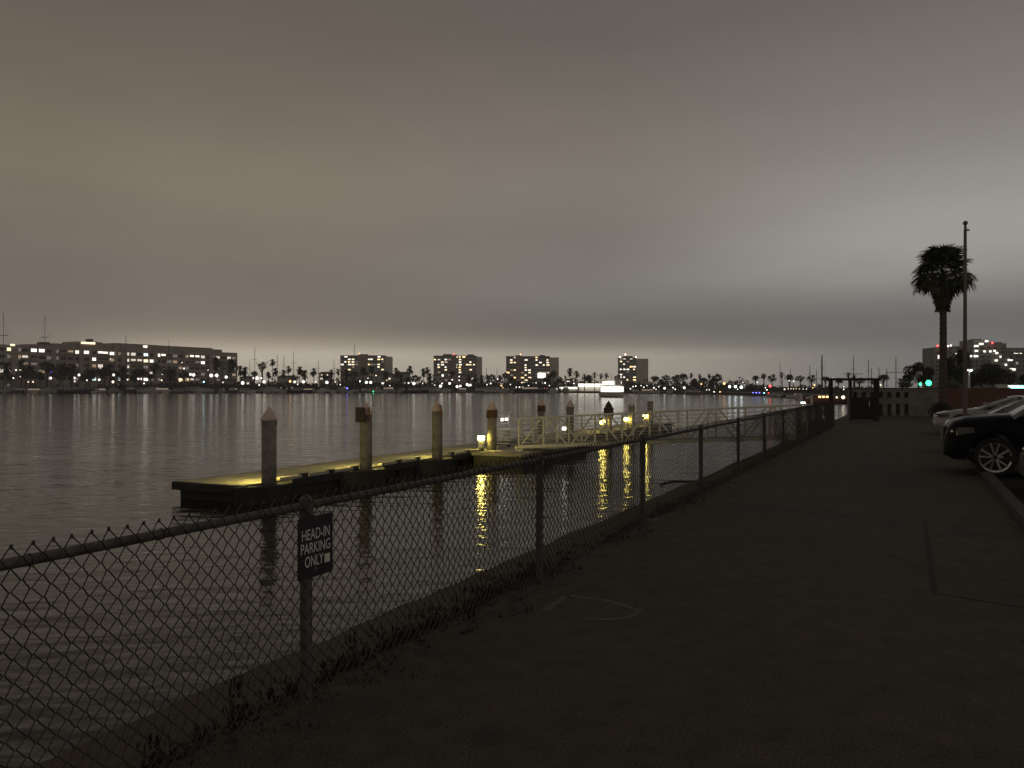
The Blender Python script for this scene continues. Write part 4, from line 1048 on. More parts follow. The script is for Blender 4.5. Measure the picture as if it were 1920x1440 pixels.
# ------------------------------------------------------------------ lamps along the far shore
pole_me = MB().tube((0, 0, 0), (0, 0, 1), .12, .09, 6).mesh("pole", M["mast"])
head_me = {}
def lamp_head(c):
    if c not in head_me: head_me[c] = MB().ball((0, 0, 0), 1.0, 4).mesh("lamp_head", G[c])
    return head_me[c]
LAMPS = [(38, 695, "warm", 4), (30, 694, "white", 3), (38, 706, "warm", 4), (25, 709, "white", 3), (6, 717, "white", 3.5), (53, 716, "warm", 2.5), (62, 716, "warm", 3), (97, 698, "blue", 3.2), (95, 709, "white", 4), (148, 703, "white", 4), (139, 709, "white", 4), (140, 715, "white", 3), (163, 713, "white", 2.5), (186, 712, "white", 3.5), (213, 703, "white", 4), (212, 716, "warm", 4.5), (188, 690, "white", 1.6), (207, 673, "warm", 1.6), (239, 712, "white", 2.5), (253, 711, "white", 2), (270, 719, "cool", 2), (303, 713, "warm", 3), (246, 702, "white", 1.5), (304, 702, "white", 1.5), (341, 680, "white", 1.7), (345, 691, "white", 3), (363, 703, "white", 5), (357, 702, "white", 4), (338, 715, "warm", 2),
         (396, 704, "white", 6), (406, 704, "white", 6), (390, 694, "white", 1.6), (424, 707, "white", 4.5), (382, 716, "cyan", 2.5), (418, 717, "white", 2.2), (455, 718, "white", 5.5), (475, 709, "white", 3), (482, 709, "white", 5), (490, 709, "white", 3), (495, 716, "white", 4.5), (486, 722, "white", 2.6), (514, 703, "white", 1.6), (544, 715, "orange", 3.5), (552, 716, "white", 4), (558, 721, "white", 2), (569, 716, "white", 4.2), (549, 728, "white", 3.5), (592, 716, "white", 2.4), (603, 703, "warm", 1.8), (614, 703, "warm", 2), (613, 717, "white", 5), (636, 704, "warm", 1.8), (649, 709, "blue", 2.8), (651, 728, "blue", 2.8), (638, 721, "white", 2.2), (629, 716, "white", 1.8), (675, 715, "cool", 2.5), (687, 717, "white", 4.5), (695, 717, "white", 4.5), (705, 704, "warm", 2.5), (725, 713, "warm", 2.5), (731, 723, "white", 1.8), (690, 709, "white", 1.8),
         (766, 718, "white", 3), (776, 719, "white", 5), (793, 719, "white", 2.2), (700, 734, "green", 1.5), (830, 704, "white", 3.4), (826, 724, "white", 4.5), (829, 719, "white", 2.6), (843, 719, "white", 3.6), (848, 712, "white", 2.4), (861, 706, "white", 2.4), (861, 713, "white", 2.2), (817, 728, "white", 3), (810, 725, "white", 2), (815, 722, "white", 1.8), (857, 725, "white", 4.2), (863, 724, "white", 4), (876, 721, "white", 4.2), (882, 722, "white", 3.4), (879, 724, "white", 2.6), (913, 721, "white", 2.8), (920, 719, "white", 2.8), (933, 711, "white", 2.4), (940, 723, "orange", 3), (943, 727, "orange", 2), (957, 721, "white", 2), (968, 726, "white", 2.2), (974, 726, "white", 2.6), (980, 726, "white", 2), (978, 732, "white", 3.2), (994, 729, "white", 2), (1000, 729, "white", 2), (991, 723, "white", 1.8), (1005, 718, "white", 1.8), (1022, 718, "white", 3), (1030, 723, "warm", 2), (1020, 729, "red", 3.6), (1042, 728, "white", 2.2), (1050, 727, "white", 2),
         (1064, 715, "white", 1.8), (1067, 715, "white", 1.8), (1076, 719, "white", 2.4), (1182, 729, "white", 2.2), (1187, 725, "white", 2.4), (1192, 724, "white", 2.6), (1202, 723, "white", 2), (1207, 726, "white", 2.4), (1213, 723, "white", 1.8), (1208, 735, "white", 2), (1226, 727, "white", 3), (1230, 730, "white", 2), (1235, 725, "white", 2.2), (1246, 728, "white", 3.4), (1262, 727, "white", 2.4), (1266, 730, "white", 2.4), (1283, 727, "white", 3.6), (1315, 720, "orange", 3), (1358, 719, "orange", 4), (1368, 725, "cool", 4), (1379, 725, "cool", 4.2), (1390, 726, "cool", 4.6), (1393, 717, "white", 1.8), (1312, 736, "yellow", 2.6), (1317, 736, "yellow", 2), (1325, 731, "white", 1.7), (1330, 731, "white", 1.7), (1339, 738, "white", 3.2), (1350, 735, "orange", 3), (1383, 730, "white", 1.8),
         (1420, 717, "white", 2.2), (1444, 724, "red", 3.8), (1438, 731, "white", 2.6), (1435, 727, "white", 2), (1412, 737, "blue", 2.4), (1418, 737, "blue", 2.8), (1424, 736.5, "blue", 2), (1433, 739, "cyan", 2.4), (1441, 739, "red", 2.6), (1463, 721, "warm", 1.6), (1480, 714, "white", 1.8), (1488, 715, "white", 2.4), (1471, 730, "white", 2.6), (1478, 729, "warm", 1.7), (1483, 729, "warm", 1.7), (1488, 729, "warm", 1.7), (1493, 729, "warm", 1.7), (1499, 729, "warm", 1.7), (1506, 729.5, "warm", 1.6), (1512, 729.5, "warm", 1.6), (1527, 722, "orange", 3), (1524, 727, "orange", 2.2),
         (1561, 709, "white", 1.5), (1594, 720, "warm", 2.2), (1582, 730, "white", 2), (1601, 728, "blue", 2), (1651, 722, "warm", 2.6), (1695, 707, "cool", 1.8), (1582, 725, "white", 1.6)]
NOUN = {"white": "white shore lamp", "warm": "warm white shore lamp", "cool": "bluish floodlight", "orange": "orange shore lamp", "yellow": "yellow shore lamp", "red": "red light", "blue": "blue light", "cyan": "cyan light", "green": "tiny green light"}  # coloured ones, mostly boat lights, are put on added poles ashore
items = with_labels([dict(px=p, py=y, c=c, r=r) for p, y, c, r in LAMPS], lambda it: NOUN[it["c"]])
for i, it in enumerate(items):
    Y = shoreY(it["px"]) + (1.5 if it["py"] > 724 else 12 + (i * 5) % 14)
    if it["c"] == "green": Y = shoreY(it["px"]) - 20
    z = max(zat(it["py"], Y), -.2 if it["c"] != "green" else -1.0)
    t = thing("shore_lamp", it["label"], "lamp", (atx(it["px"], Y), Y, -.25 if it["c"] != "green" else -1.3), 0, "lamps along the far shore")
    h = z - t.location.z
    inst("pole", pole_me, t, (0, .35, 0), None, (1, 1, h + .2))
    inst("lamp_head", lamp_head(it["c"]), t, (0, 0, h), None, (it["r"] + (1.2 if it["r"] >= 3.4 else .2)) * Y / F * .47)

# ------------------------------------------------------------------ boats
def hull_rings(L, W, H):
    rings = []
    for i in range(9):
        t = i / 8; x = (t - .5) * L; w_ = W / 2 * (1 - max(0, (t - .45) / .55) ** 2.2); sheer = H * (1 + .25 * t * t); w_ = max(w_, .03)
        xs = .06 * L * max(0, t - .5)
        rings.append([(x, -w_ * .55, -.4), (x + xs * .5, -w_ * .95, H * .35), (x + xs, -w_, sheer), (x + xs, w_, sheer), (x + xs * .5, w_ * .95, H * .35), (x, w_ * .55, -.4)])
    return rings
def yacht_meshes(L, W, H):
    hl = MB().loft(hull_rings(L, W, H)).mesh("hull", M["boatwhite"], False)
    cb = MB(); cb.loft([[(x, -w_, H * 1.02), (x + dx, -w_ * .85, H + 1.25), (x + dx, w_ * .85, H + 1.25), (x, w_, H * 1.02)] for x, w_, dx in ((-.32 * L, W * .4, .1), (.08 * L, W * .4, -.1), (.22 * L, W * .3, -.9))])
    cbm = cb.mesh("cabin", M["boatwhite"])
    wb = MB().loft([[(x, -w_, H + .55), (x + dx, -w_ * .97, H + .95), (x + dx, w_ * .97, H + .95), (x, w_, H + .55)] for x, w_, dx in ((-.3 * L, W * .39, 0), (.08 * L, W * .39, -.05), (.2 * L, W * .33, -.35))]).mesh("window_band", M["glass"])
    fb = MB().span((-.25 * L, -W * .3, H + 1.26), (-.02 * L, W * .3, H + 1.8)).box((-.14 * L, 0, H + 2.9), (.2 * L, W * .62, .09)); 
    for x in (-.23 * L, -.05 * L):
        for y in (-W * .28, W * .28): fb.tube((x, y, H + 1.7), (x, y, H + 2.9), .04, n=5)
    fbm = fb.mesh("flybridge", M["boatdark"])
    rl = MB()
    for i in range(6): rl.tube((.1 * L + i * .07 * L, -W * .4 * (1 - i * .17), H * 1.1), (.1 * L + i * .07 * L, -W * .4 * (1 - i * .17), H * 1.1 + .8), .025, n=4)
    for i in range(5): rl.tube((.1 * L + i * .07 * L, -W * .4 * (1 - i * .17), H * 1.1 + .8), (.1 * L + (i + 1) * .07 * L, -W * .4 * (1 - (i + 1) * .17), H * 1.1 + .8), .025, n=4)
    rlm = rl.mesh("bow_rail", M["mast"])
    return [("hull", hl), ("cabin", cbm), ("window_band", wb), ("flybridge", fbm), ("bow_rail", rlm)]
def sail_meshes(L, W, H):
    hl = MB().loft(hull_rings(L, W, H)).mesh("hull", M["boatwhite"])
    cb = MB().loft([[(x, -w_, H), (x, -w_ * .8, H + h_), (x, w_ * .8, H + h_), (x, w_, H)] for x, w_, h_ in ((-.2 * L, W * .3, .55), (.1 * L, W * .3, .5), (.2 * L, W * .2, .1))]).mesh("cabin", M["boatwhite"])
    bm_ = MB().tube((.06 * L, 0, H + 1.7), (-.33 * L, 0, H + 1.75), .16, .1, 7).mesh("boom_cover", M["boatdark"])
    return [("hull", hl), ("cabin", cb), ("boom_cover", bm_)]
YA = [yacht_meshes(13, 4.2, 1.5), yacht_meshes(10, 3.6, 1.3), yacht_meshes(17, 5.0, 1.9)]
def remat(me, m):
    c_ = me.copy(); c_.materials.clear(); c_.materials.append(m); return c_
YLIT = [remat(y_[2][1], G["ember"]) for y_ in YA]; YDARK = [remat(y_[0][1], M["boatmauve"] if i_ == 1 else M["boatdark"]) for i_, y_ in enumerate(YA)]
SA = [sail_meshes(11, 3.4, 1.1), sail_meshes(14, 4.0, 1.25)]
mast_me = MB().tube((0, 0, 0), (0, 0, 1), .12, .07, 6).mesh("mast", M["mast"])
rig_me = MB().tube((0, -.06, .72), (0, .06, .72), .005, n=4).tube((0, -.06, .45), (0, .06, .45), .005, n=4).tube((0, -.06, .72), (0, 0, .99), .0004, n=3).tube((0, .06, .72), (0, 0, .99), .0004, n=3).tube((0, -.09, 0), (0, -.06, .72), .0004, n=3).tube((0, .09, 0), (0, .06, .72), .0004, n=3).tube((.32, 0, .02), (0, 0, .98), .0005, n=3).tube((-.3, 0, .02), (0, 0, .98), .0004, n=3).mesh("rigging", M["mast"])
MASTS = [(5, 585), (82, 590), (237, 626), (316, 638), (470, 676), (477, 649), (519, 665), (533, 666), (550, 659), (598, 674), (626, 673), (664, 644), (912, 689), (932, 690), (1463, 680), (1483, 690), (1519, 684), (1530, 693), (1543, 666), (1602, 668), (1630, 674), (1635, 690), (1647, 689), (1665, 690), (1682, 669), (1749, 672)]
sailitems = with_labels([dict(px=p, top=y) for p, y in MASTS], lambda it: "bare-masted sailboat")
for i, it in enumerate(sailitems):
    px = it["px"]; Y = shoreY(px) - 6 - (i * 5) % 9
    base = WATER
    if px > 1548: Y = 150 + (i % 3) * 9
    if px > 1680: base = -.2
    dark = px == 1543
    t = thing("sailboat", it["label"], "sailboat", (atx(px, Y), Y, base), R((95, 80, 265, 100, 250)[i % 5]), "sailboats moored along the far shore")
    big = SA[i % 2] if px < 1400 else SA[0]
    sc_ = 1.0 if px < 1400 else .55
    for nm, me in big: inst(nm, me, t, None, None, sc_)
    H = zat(it["top"], Y) - base
    inst("mast", mast_me, t, (.06 * 11 * sc_, 0, 1.0 * sc_), None, ((1.3 if px < 1400 else .75) if not dark else 1.7, (1.3 if px < 1400 else .75) if not dark else 1.7, H - sc_))
    inst("rigging", rig_me, t, (.06 * 11 * sc_, 0, 1.0 * sc_), None, (H - sc_) * .98)
    if px in (1602, 1682): MB().tube((.06 * 11 * sc_, -2.0, H * .62), (.06 * 11 * sc_, 2.0, H * .62), .05, n=5).build("yardarm", M["mast"], t); t.rotation_euler.z = R(95)
YX = [(18, 2), (42, 0), (66, 1), (98, 2), (118, 0), (144, 2), (172, 0), (190, 1), (212, 0), (250, 2), (268, 0), (288, 2), (302, 0), (338, 1), (360, 2), (388, 0), (415, 1), (438, 0), (462, 1), (494, 0), (508, 2), (560, 0), (577, 1), (612, 0), (640, 2), (682, 1), (704, 0), (727, 2), (752, 1), (780, 0), (806, 2), (838, 1), (868, 0), (896, 1), (922, 2), (948, 0), (962, 1), (996, 2), (1012, 1), (1040, 0), (1062, 1), (1190, 1), (1216, 0), (1256, 1), (1290, 0), (1304, 1), (1455, 1), (1496, 1)]
yitems = with_labels([dict(px=p, k=k) for p, k in YX], lambda it: "motor yacht")
for i, it in enumerate(yitems):
    px = it["px"]; Y = shoreY(px) - 7 - (i * 3) % 8
    t = thing("motor_yacht", it["label"], "motor yacht", (atx(px, Y), Y, WATER), R((-78, 100, -12, 265, -100, 12, 170, 75)[i % 8]), "motor yachts moored along the far shore")
    s_ = 1.0 if px < 1150 else (.8 if px < 1400 else .6)
    for nm, me in YA[it["k"]]: o_ = inst(nm, me, t, None, None, s_)
    if i % 5 == 2:  # cabin glow added on some yachts to brighten the row
        for o_ in t.children:
            if o_.name.startswith("window_band"): o_.data = YLIT[it["k"]]
    if i % 4 == 1:
        for o_ in t.children:
            if o_.name.startswith("hull"): o_.data = YDARK[it["k"]]

# long bright pavilion beside the tour boat
PY_ = shoreY(1110) + 14
pv = thing("lit_pavilion", "long low waterfront pavilion with a glaring white canopy behind the lit tour boat", "pavilion", (atx(1086, PY_), PY_, -.25))
vx = lambda p: (p - 1086) * PY_ / F
vz = lambda y: zat(y, PY_) + .25
MB().span((0, 2, 0), (vx(1163), 10, vz(719))).build("wall", M["white"], pv)
for k in range(9): MB().tube((vx(1088 + 9 * k), 0, 0), (vx(1088 + 9 * k), 0, vz(724)), .12, n=6).build("column", M["white"], pv)
MB().span((-.4, -.6, vz(725)), (vx(1130), 1.9, vz(719.5))).build("canopy", G["canopy"], pv)
MB().span((vx(1130) + .02, -.6, vz(722)), (vx(1164), 1.9, vz(716.5))).build("canopy", G["canopy"], pv)
MB().span((-.6, -.8, vz(719.4)), (vx(1130), 10.2, vz(718.6))).build("roof", M["white"], pv)
q = thing("lit_arcade", "thin strip of bright lights leading along the quay to the glaring pavilion", "arcade", (atx(1051, PY_), PY_ - 4, -.25))
wx = lambda p: (p - 1051) * PY_ / F
MB().span((0, 2.5, 0), (wx(1082), 4, vz(725))).build("wall", M["farwall2"], q)
for k in range(8): MB().span((wx(1052 + 3.8 * k), 1.6, vz(729)), (wx(1052 + 3.8 * k + 3.2), 2.4, vz(726))).build("light_panel", G["canopy"], q)

# lit tour boat
FY = 246.0
fb_ = thing("tour_boat", "brilliantly lit white two-deck tour boat out on the water", "tour boat", (atx(1151, FY), FY, WATER), R(-68))
fb_.scale = (.74, .82, 1.0)
L_, W_ = 15.0, 5.6
MB().loft(hull_rings(L_, W_, 1.35)).build("hull", M["white"], fb_)
def deckhouse(x0, x1, w_, z0, z1, name):
    MB().span((x0, -w_ / 2, z0), (x1, w_ / 2, z0 + .1)).build(name + "_floor", M["white"], fb_)
    MB().span((x0 + .2, -w_ / 2 + .25, z0 + .12), (x1 - .2, w_ / 2 - .25, z1 - .4)).build(name, G["ferry"], fb_)
    MB().span((x0 - .2, -w_ / 2 - .15, z1 - .12), (x1 + .2, w_ / 2 + .15, z1)).build("deck_roof", M["white"], fb_)
    n_ = int((x1 - x0) / 1.25)
    for sgn in (-1, 1):
        for k in range(n_ + 1):
            x = x0 + .1 + (x1 - x0 - .2) * k / n_
            MB().box((x, sgn * (w_ / 2 - .1), (z0 + z1) / 2), (.1, .1, z1 - z0 - .3)).build("pillar", M["white"], fb_)
deckhouse(-6.6, 3.6, 4.9, 1.5, 3.55, "lower_saloon")
deckhouse(-5.6, 2.4, 4.5, 3.6, 5.1, "upper_saloon")
MB().loft([[(2.5, -1.2, 3.7), (2.2, -1.1, 5.6), (2.2, 1.1, 5.6), (2.5, 1.2, 3.7)], [(4.0, -1.1, 3.7), (3.4, -1.0, 5.6), (3.4, 1.0, 5.6), (4.0, 1.1, 3.7)]]).build("wheelhouse", M["white"], fb_)
MB().tube((-2, 0, 5.1), (-2.3, 0, 7.0), .07, n=6).build("mast", M["mast"], fb_)
for k in range(7): MB().tube((3.4 + k * .6, -2.1 + k * .28, 1.6), (3.4 + k * .6, -2.1 + k * .28, 2.4), .03, n=4).build("rail_post", M["white"], fb_)

# red work barge with lights beyond the gate
BGY = 150.0
bg = thing("work_barge", "low rust-red barge with warm deck lights seen by the gate frame", "barge", (atx(1558, BGY), BGY, WATER), R(4))
MB().loft(hull_rings(9, 3.6, .8)).build("hull", M["barge"], bg)
MB().span((-3.2, -1.2, .9), (-.4, 1.2, 1.5)).build("deckhouse", M["barge"], bg)
MB().span((-3.4, -1.4, 1.5), (-.2, 1.4, 1.58)).build("roof", M["white"], bg)
for x in (-2.9, -2.2, -1.5, -.8): MB().span((x, -1.24, 1.05), (x + .45, -1.2, 1.35)).build("lit_window", G["win_orange"], bg)
MB().span((1.2, -1.0, .95), (3.2, 1.0, 1.2)).build("hatch", M["barge"], bg)
for px, r_, c_, lab in ((1569, .16, "warm", "small warm lamp beside the brighter one over the red barge"), (1581, .3, "warm", "bright warm lamp whose long reflection shows through the gate frame")):
    t = thing("dock_lamp", lab, "lamp", (atx(px, 140), 140, WATER), 0)
    z = zat(745, 140) - WATER
    MB().tube((0, .1, -1), (0, .1, z + .1), .06, n=6).build("pole", M["mast"], t)
    MB().ball((0, 0, z), r_, 5).build("lamp_head", G["warm"], t)
fl = thing("dock_floodlight", "dazzling bluish white floodlight on a piling just past the gangway head", "lamp", (atx(1506, 72), 72, WATER))
z = zat(757, 72) - WATER
MB().tube((0, .1, -1.5), (0, .1, z), .07, n=8).build("post", M["white"], fl)
MB().box((0, 0, z + .02), (.34, .12, .24)).build("lamp_face", G["cool"], fl)
MB().box((0, .1, z + .02), (.4, .08, .3)).build("housing", M["alu"], fl)
for px, lab in ((1502, "white mooring post beside the bluish dock floodlight"), (1522, "white mooring post between the floodlight and the gate frame")):
    t = thing("mooring_post", lab, "post", (atx(px, 95), 95, WATER), 0, "white mooring posts by the floodlight")
    MB().lathe([(.14, -1), (.14, zat(744, 95) - WATER)], 10).build("shaft", M["white"], t, True)
    MB().lathe([(.16, zat(744, 95) - WATER), (.02, zat(741, 95) - WATER)], 10).build("cap", M["white"], t, True)

# ------------------------------------------------------------------ inland planting, palm, flagpole, lamps on the near land
tree(1722, 702, 29, 108, "dark tree with an airy lobed crown by the green traffic light", "leaf_dark", 1, 0, sx=1.2, sz=1.0, big=True)
tree(1797, 694, 38, 100, "dark tree standing behind the tall palm and the flagpole", "leaf_dark", 2, 0, sz=1.3, big=True)
tree(1861, 707, 50, 92, "large round dark tree behind the red brick wall", "leaf_dark", 0, 0, sx=1.0, sz=.66, big=True)
tree(1812, 716, 20, 96, "lower dark tree beside the lit lamp post behind the brick wall", "leaf_dark", 1, 0, sx=1.2, sz=.9, big=True)
tree(1930, 712, 22, 96, "dark tree past the round one, cut by the picture edge", "leaf_dark", 2, 0, big=True)
tree(1782, 724, 20, 74, "pale green shrub behind the palm trunk", "leaf_pale", 0, 0, cat="shrub", name="pale_shrub", sx=1.3, sz=.7, big=True)
tree(1700, 722, 13, 80, "dim shrub showing over the pale screen wall", "leaf_pale", 1, 0, cat="shrub", name="dim_shrub", sx=1.8, sz=.6, big=True)
bs = thing("round_bush", "dark rounded bush at the foot of the tall palm", "bush", (atx(1764, 41.5), 41.5, 0))
inst("foliage", BIGCROWN[0, "leaf_dark"], bs, (0, 0, .5), None, (.78, .6, .6))
inst("foliage", BIGCROWN[2, "leaf_dark"], bs, (.1, .1, .35), None, (.75, .6, .45))

# tall fan palm
PYY = 44.0
palm = thing("fan_palm", "tall fan palm with a ragged crown and hanging dead skirt by the car park", "palm tree", (atx(1766, PYY), PYY, 0))
pz = zat(560, PYY); tz = zat(515, PYY)
trk = MB(); rings = []
for i in range(60):
    t = i / 59; z = tz * t; r_ = .2 - .05 * t + (.06 * (1 - t * 12) if t < .08 else 0); r_ *= 1 + (.10 if i % 2 else -.03) * random.uniform(.5, 1.2)
    cx_ = .08 * math.sin(t * 2.4)
    rings.append([(cx_ + r_ * math.cos(6.2832 * k / 12), r_ * math.sin(6.2832 * k / 12), z) for k in range(12)])
trk.loft(rings); trk.build("trunk", M["bark"], palm)
def fan(seed, dead=False):
    rnd = random.Random(seed); s = MB()
    pl_ = .95 if not dead else .6
    s.tube((0, 0, 0), (pl_, 0, .03), .018, .01, 5)
    nl = 19
    for k in range(nl):
        a = R(-88 + 176 * k / (nl - 1)) * (1 if not dead else .5); l = (.78 if not dead else .7) * (.75 + .25 * math.cos(a)) * rnd.uniform(.85, 1.1)
        d = Vector((math.cos(a), math.sin(a), 0)); sd = Vector((-d.y, d.x, 0)); p0 = Vector((pl_, 0, .03))
        p1 = p0 + d * l * .45 + Vector((0, 0, .03)); p2 = p0 + d * l * .78 + Vector((0, 0, -.12 - rnd.uniform(0, .1))); p3 = p0 + d * l * .92 + Vector((0, 0, -.26 - rnd.uniform(0, .18)))
        w1, w2 = .045, .03
        s.add([p0 - sd * .006, p0 + sd * .006, p1 + sd * w1, p1 - sd * w1, p2 + sd * w2, p2 - sd * w2, p3], [(0, 1, 2, 3), (3, 2, 4, 5), (5, 4, 6)])
    return s.mesh("frond" if not dead else "dead_frond", M["frond"] if not dead else M["deadfrond"])
FR = [fan(i) for i in range(5)]; DF = [fan(i + 20, True) for i in range(3)]
prnd = random.Random(5)
topx = .08 * math.sin(2.4)
for k in range(72):
    e = R(82) - R(112) * (k / 71) ** .85; a = k * 2.39996 + prnd.uniform(-.2, .2); s_ = prnd.uniform(.72, 1.12)
    f_ = inst("frond", FR[k % 5], palm, (topx, 0, tz + .1 - .35 * (k / 71)))
    f_.rotation_mode = "XYZ"; f_.rotation_euler = (prnd.uniform(-.5, .5), -e, a); f_.scale = (s_, s_, s_)
for k in range(46):
    e = R(-48) - R(36) * (k / 45); a = k * 2.39996; f_ = inst("dead_frond", DF[k % 3], palm, (topx, 0, tz - .25 - .75 * (k / 45)))
    s_ = prnd.uniform(.7, .95); f_.rotation_euler = (prnd.uniform(-.4, .4), -e, a); f_.scale = (s_, s_, s_)

FPY = 26.0
fp = thing("flagpole", "tall bare flagpole with a ball finial in front of the palm", "flagpole", (atx(1809, FPY), FPY, 0))
ph_ = zat(424, FPY)
MB().tube((0, 0, 0), (0.03, 0, ph_), .07, .042, 12).build("pole", M["flagpole"], fp, True)
MB().ball((.03, 0, ph_ + .1), .075, 8).build("finial", M["flagpole"], fp, True)
MB().tube((.03, 0, ph_), (.03, 0, ph_ + .05), .03, n=8).box((.09, 0, ph_ - .12), (.14, .04, .05)).build("truck", M["flagpole"], fp)
MB().lathe([(.16, 0), (.16, .05), (.1, .12), (.09, .16)], 14).build("base_collar", M["flagpole"], fp, True)
MB().tube((-.075, -.02, 1.1), (-.03, -.02, ph_ - .12), .006, n=4).build("halyard", M["mast"], fp)

tl = thing("traffic_light", "traffic signal glowing green among the dark trees", "traffic light", (atx(1741, 100), 100, 0))
z = zat(718, 100)
MB().tube((0, .35, 0), (0, .35, z + 1.0), .07, n=8).build("pole", M["black"], tl)
MB().box((0, .16, z + .35), (.42, .24, 1.15)).build("housing", M["black"], tl)
MB().lathe([(.33, -.06), (.33, .0), (.15, .03)][::-1], 14, "y", (0, -.0, z)).build("green_lens", G["green"], tl)
MB().ball((-.75, .5, z - .15), .15, 5).build("glow_ball", G["green"], tl)  # added glowing ball, no real lens, widens the green glow
MB().box((-.4, .5, z - .1), (.8, .06, .08)).build("glow_arm", M["black"], tl)  # arm added only to carry the glowing ball
for zz_ in (.4, .75): MB().lathe([(.14, -.02), (.14, .03)], 12, "y", (0, .02, z + zz_)).build("unlit_lens", M["glass"], tl)

lp = thing("path_lamp", "white lamp on a pale lit post behind the brick wall", "lamp post", (atx(1817, 90), 90, 0))
z = zat(694, 90)
MB().tube((0, 0, 0), (0, 0, z - .1), .14, .1, 10).build("post", M["white"], lp, True)
MB().box((.05, -.35, z + .12), (.5, .9, .08)).build("hood", M["white"], lp)
MB().ball((.06, -.3, z - .04), .15, 5, .7).build("lamp_head", G["cool"], lp)
MB().ball((-.25, -.25, z - .02), .1, 5, .7).build("lamp_head", G["white"], lp)

ks = thing("lit_kiosk", "small kiosk with a glowing cyan-white fascia beyond the round tree", "kiosk", (atx(1894, 88), 88, 0))
MB().span((0, .5, 0), (3.0, 2.5, 1.9)).build("wall", M["white"], ks)
MB().span((-.1, .3, 1.9), (3.1, 2.7, 2.0)).build("roof", M["white"], ks)
MB().span((.4, .38, 1.35), (2.9, .48, 1.78)).build("fascia", G["cyan"], ks)
MB().span((.1, .38, 1.82), (1.2, .47, 1.89)).build("light_strip", G["white"], ks)
vn = thing("headlight_stand_in", "low bright white strip light standing in for car headlights behind the brick wall", "strip light", (atx(1882, 66), 66, 0))  # bar added on a post in place of a car's headlights
MB().tube((0, 0, 0), (0, 0, zat(731, 66) - .05), .05, n=6).build("post", M["black"], vn)
MB().span((-.35, -.06, zat(731, 66)), (.35, .06, zat(729.4, 66))).build("lamp_face", G["canopy"], vn)

# ------------------------------------------------------------------ parked cars
def lerp(tab, x):
    if x <= tab[0][0]: return tab[0][1]
    for (a, ya), (c, yc) in zip(tab, tab[1:]):
        if x <= c: return ya + (yc - ya) * (x - a) / (c - a)
    return tab[-1][1]
def wheel_meshes(r, rim, w):
    ty = MB().lathe([(rim * .98, -w / 2 + .01), (rim * 1.05, -w / 2), (r * .96, -w / 2 + .01), (r, -w / 2 + .05), (r, w / 2 - .05), (r * .96, w / 2 - .01), (rim * 1.05, w / 2), (rim * .98, w / 2 - .01)], 32, "y").mesh("tyre", M["rubber"], True)
    rm = MB(); rm.lathe([(rim * .2, w * .1), (rim * .93, w * .1), (rim * .93, w * .42), (rim, w * .47), (rim, -w * .4)][::-1], 32, "y")
    rim_dark = MB().lathe([(rim * .92, .02), (rim * .92, .03)], 24, "y").mesh("rim_back", M["carblack"])
    sp = MB()
    for k in range(5):
        for o_ in (-.13, .13):
            a = 2 * math.pi * k / 5 + o_ + .3; a2 = 2 * math.pi * k / 5 + o_ * 2.0 + .3
            sp.bar((rim * .14 * math.cos(a), w * .38, rim * .14 * math.sin(a)), (rim * .96 * math.cos(a2), w * .42, rim * .96 * math.sin(a2)), rim * .135, .035)
    sp.lathe([(rim * .2, w * .3), (rim * .2, w * .41), (rim * .12, w * .44)], 16, "y")
    ring = MB().lathe([(rim * .86, w * .30), (rim * .9, w * .46), (rim * 1.02, w * .50), (rim * 1.02, w * .36)][::-1], 32, "y").mesh("rim_lip", M["alloy"], True)
    return ty, rim_dark, sp.mesh("rim", M["alloy"]), ring
